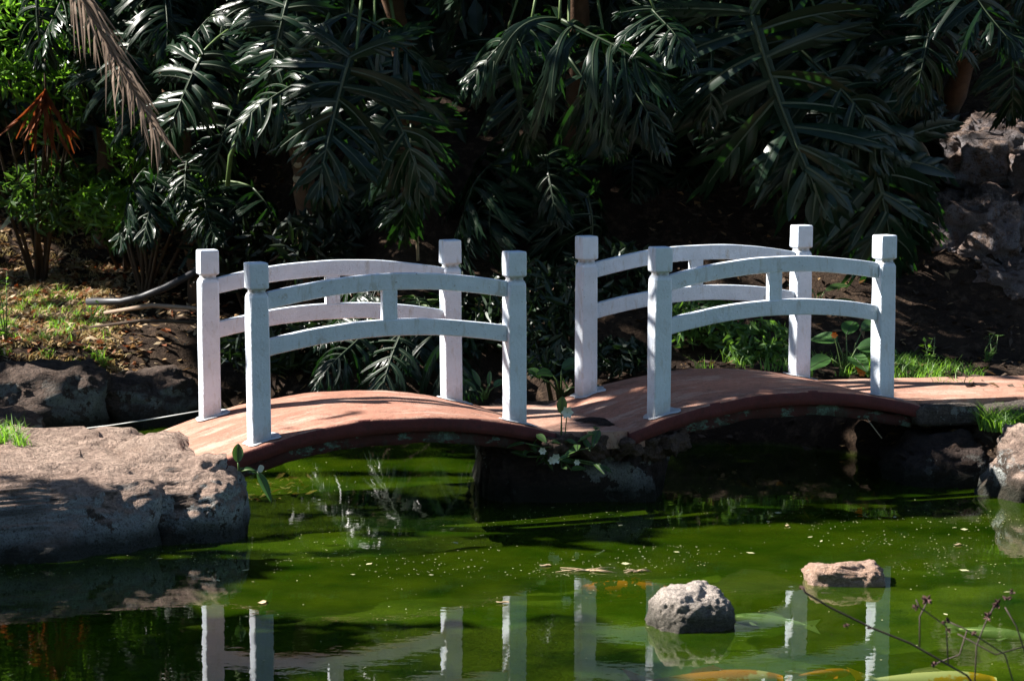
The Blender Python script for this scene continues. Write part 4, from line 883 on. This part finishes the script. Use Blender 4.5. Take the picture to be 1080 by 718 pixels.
weed(700, 385, 14.9, .2, 7, 'small weed seen under the right footbridge rails', 'grass', 30)
# pipe, branches, cable, curved stalk, thin pole
def tube_thing(name, pts, rad, mat, label, cat, n=8):
    o = Vector(pts[0]); b = MB(); b.tube([Vector(p)-o for p in pts], rad, n); return tag(b.build(name, M[mat], loc=o), label, cat)
tube_thing('water_pipe', [at(92, 318, 16.9), at(128, 318, 16.8), at(150, 313, 16.75), at(175, 303, 16.7), at(200, 290, 16.7), at(230, 270, 16.9)], .026, 'pipe', 'black pipe lying across the left bank toward the back white post', 'pipe')
tube_thing('fallen_branch', [at(110, 330, 16.3), at(160, 322, 16.2), at(205, 325, 16.1), at(225, 332, 16.0)], [.012, .016, .014, .008], 'frond', 'pale fallen branch lying below the black pipe', 'branch')
tube_thing('fallen_branch', [at(95, 345, 16.1), at(150, 338, 16.0), at(210, 340, 15.95)], [.008, .013, .009], 'bark', 'brown fallen branch across the leaf litter in front of the pale one', 'branch')
tube_thing('cable', [at(78, 453, 13.6), at(120, 448, 13.5), at(165, 441, 13.3), at(212, 433, 12.95)], .004, 'cable', 'thin pale cable stretched over dark water to the back left post', 'cable', 5)
tube_thing('curved_stalk', [at(240, 196, 15.7), at(243, 165, 15.65), at(253, 138, 15.6), at(268, 112, 15.55), at(285, 92, 15.5)], [.016, .016, .015, .013, .011], 'stem', 'curved green leaf stalk standing below the scarred trunk', 'stalk')
tube_thing('bare_stem', [at(441, 275, 15.9), at(439, 230, 15.85), at(437, 190, 15.9), at(434, 160, 16.0)], [.011, .01, .009, .008], 'dry2', 'thin pale upright stem behind the nearer footbridge', 'stem')
tube_thing('dry_grass_stalk', [at(907, 427, 13.25), at(917, 445, 13.05), at(930, 462, 12.98)], .003, 'dry2', 'pale bent grass stalk hanging from the right end of the farther deck', 'stalk', 5)
# dark seed stalks in the foreground
def twigs():
    g0 = Vector((at(1075, 720, 7.6).x+.12, 7.6, .0)); g0.z = 0.0; g0 = Vector((1.45, 6.9, 0)); g0.z = gz(g0.x, 6.2); g0.y = 6.2; root = empty('dry_weed', g0, 'dark leafless weed with seed heads standing out of focus at the lower right', 'dry weed')
    D = 7.0; sb = MB()
    lines = [[(1075, 790), (1020, 712), (960, 678), (920, 662), (875, 640), (850, 625), (846, 619)], [(1000, 700), (998, 660), (970, 640), (966, 632)], [(970, 682), (970, 650), (978, 634)], [(1075, 740), (1060, 690), (1020, 664), (1000, 655)],
             [(1028, 720), (1030, 680), (1040, 655), (1048, 640)], [(1085, 700), (1072, 660), (1060, 640)], [(1020, 664), (1012, 690), (985, 700)], [(1085, 680), (1050, 690), (1010, 668)]]
    for k, l in enumerate(lines):
        pts = [at(x, y, D+.05*k)-g0 for x, y in l]; sb.tube(pts, [.0034 if k == 0 else .0022]*len(pts), 6)
    sb.tube([Vector((0, 0, -.02)), (at(1080, 800, 6.9)-g0), (at(1075, 788, 7.0)-g0)], [.007, .007, .006], 6); sb.build('stalks', M['twig'], root)
    for k, (x, y, s) in enumerate(((846, 620, 5), (978, 632, 9), (966, 640, 6), (893, 660, 5), (998, 655, 7), (1042, 650, 8), (1062, 632, 8), (1053, 637, 9), (917, 662, 4), (985, 700, 6), (1000, 665, 5), (1068, 624, 5), (1028, 668, 5))):
        b = MB(); c = at(x, y, D)-g0; r = random.Random(k)
        for j in range(9):
            d = Vector((r.uniform(-1, 1), r.uniform(-1, 1), r.uniform(-.6, 1))).normalized()*s/360*.85; w = d.orthogonal().normalized()*s/360*.25; v = d.cross(w).normalized()*s/360*.2
            b.add([c, c+d*.5+w, c+d, c+d*.5-w, c+d*.5+v, c+d*.5-v], [(0, 1, 2, 3), (0, 4, 2, 5)])
        b.build('seed_head', M['pod'], root, False)
twigs()
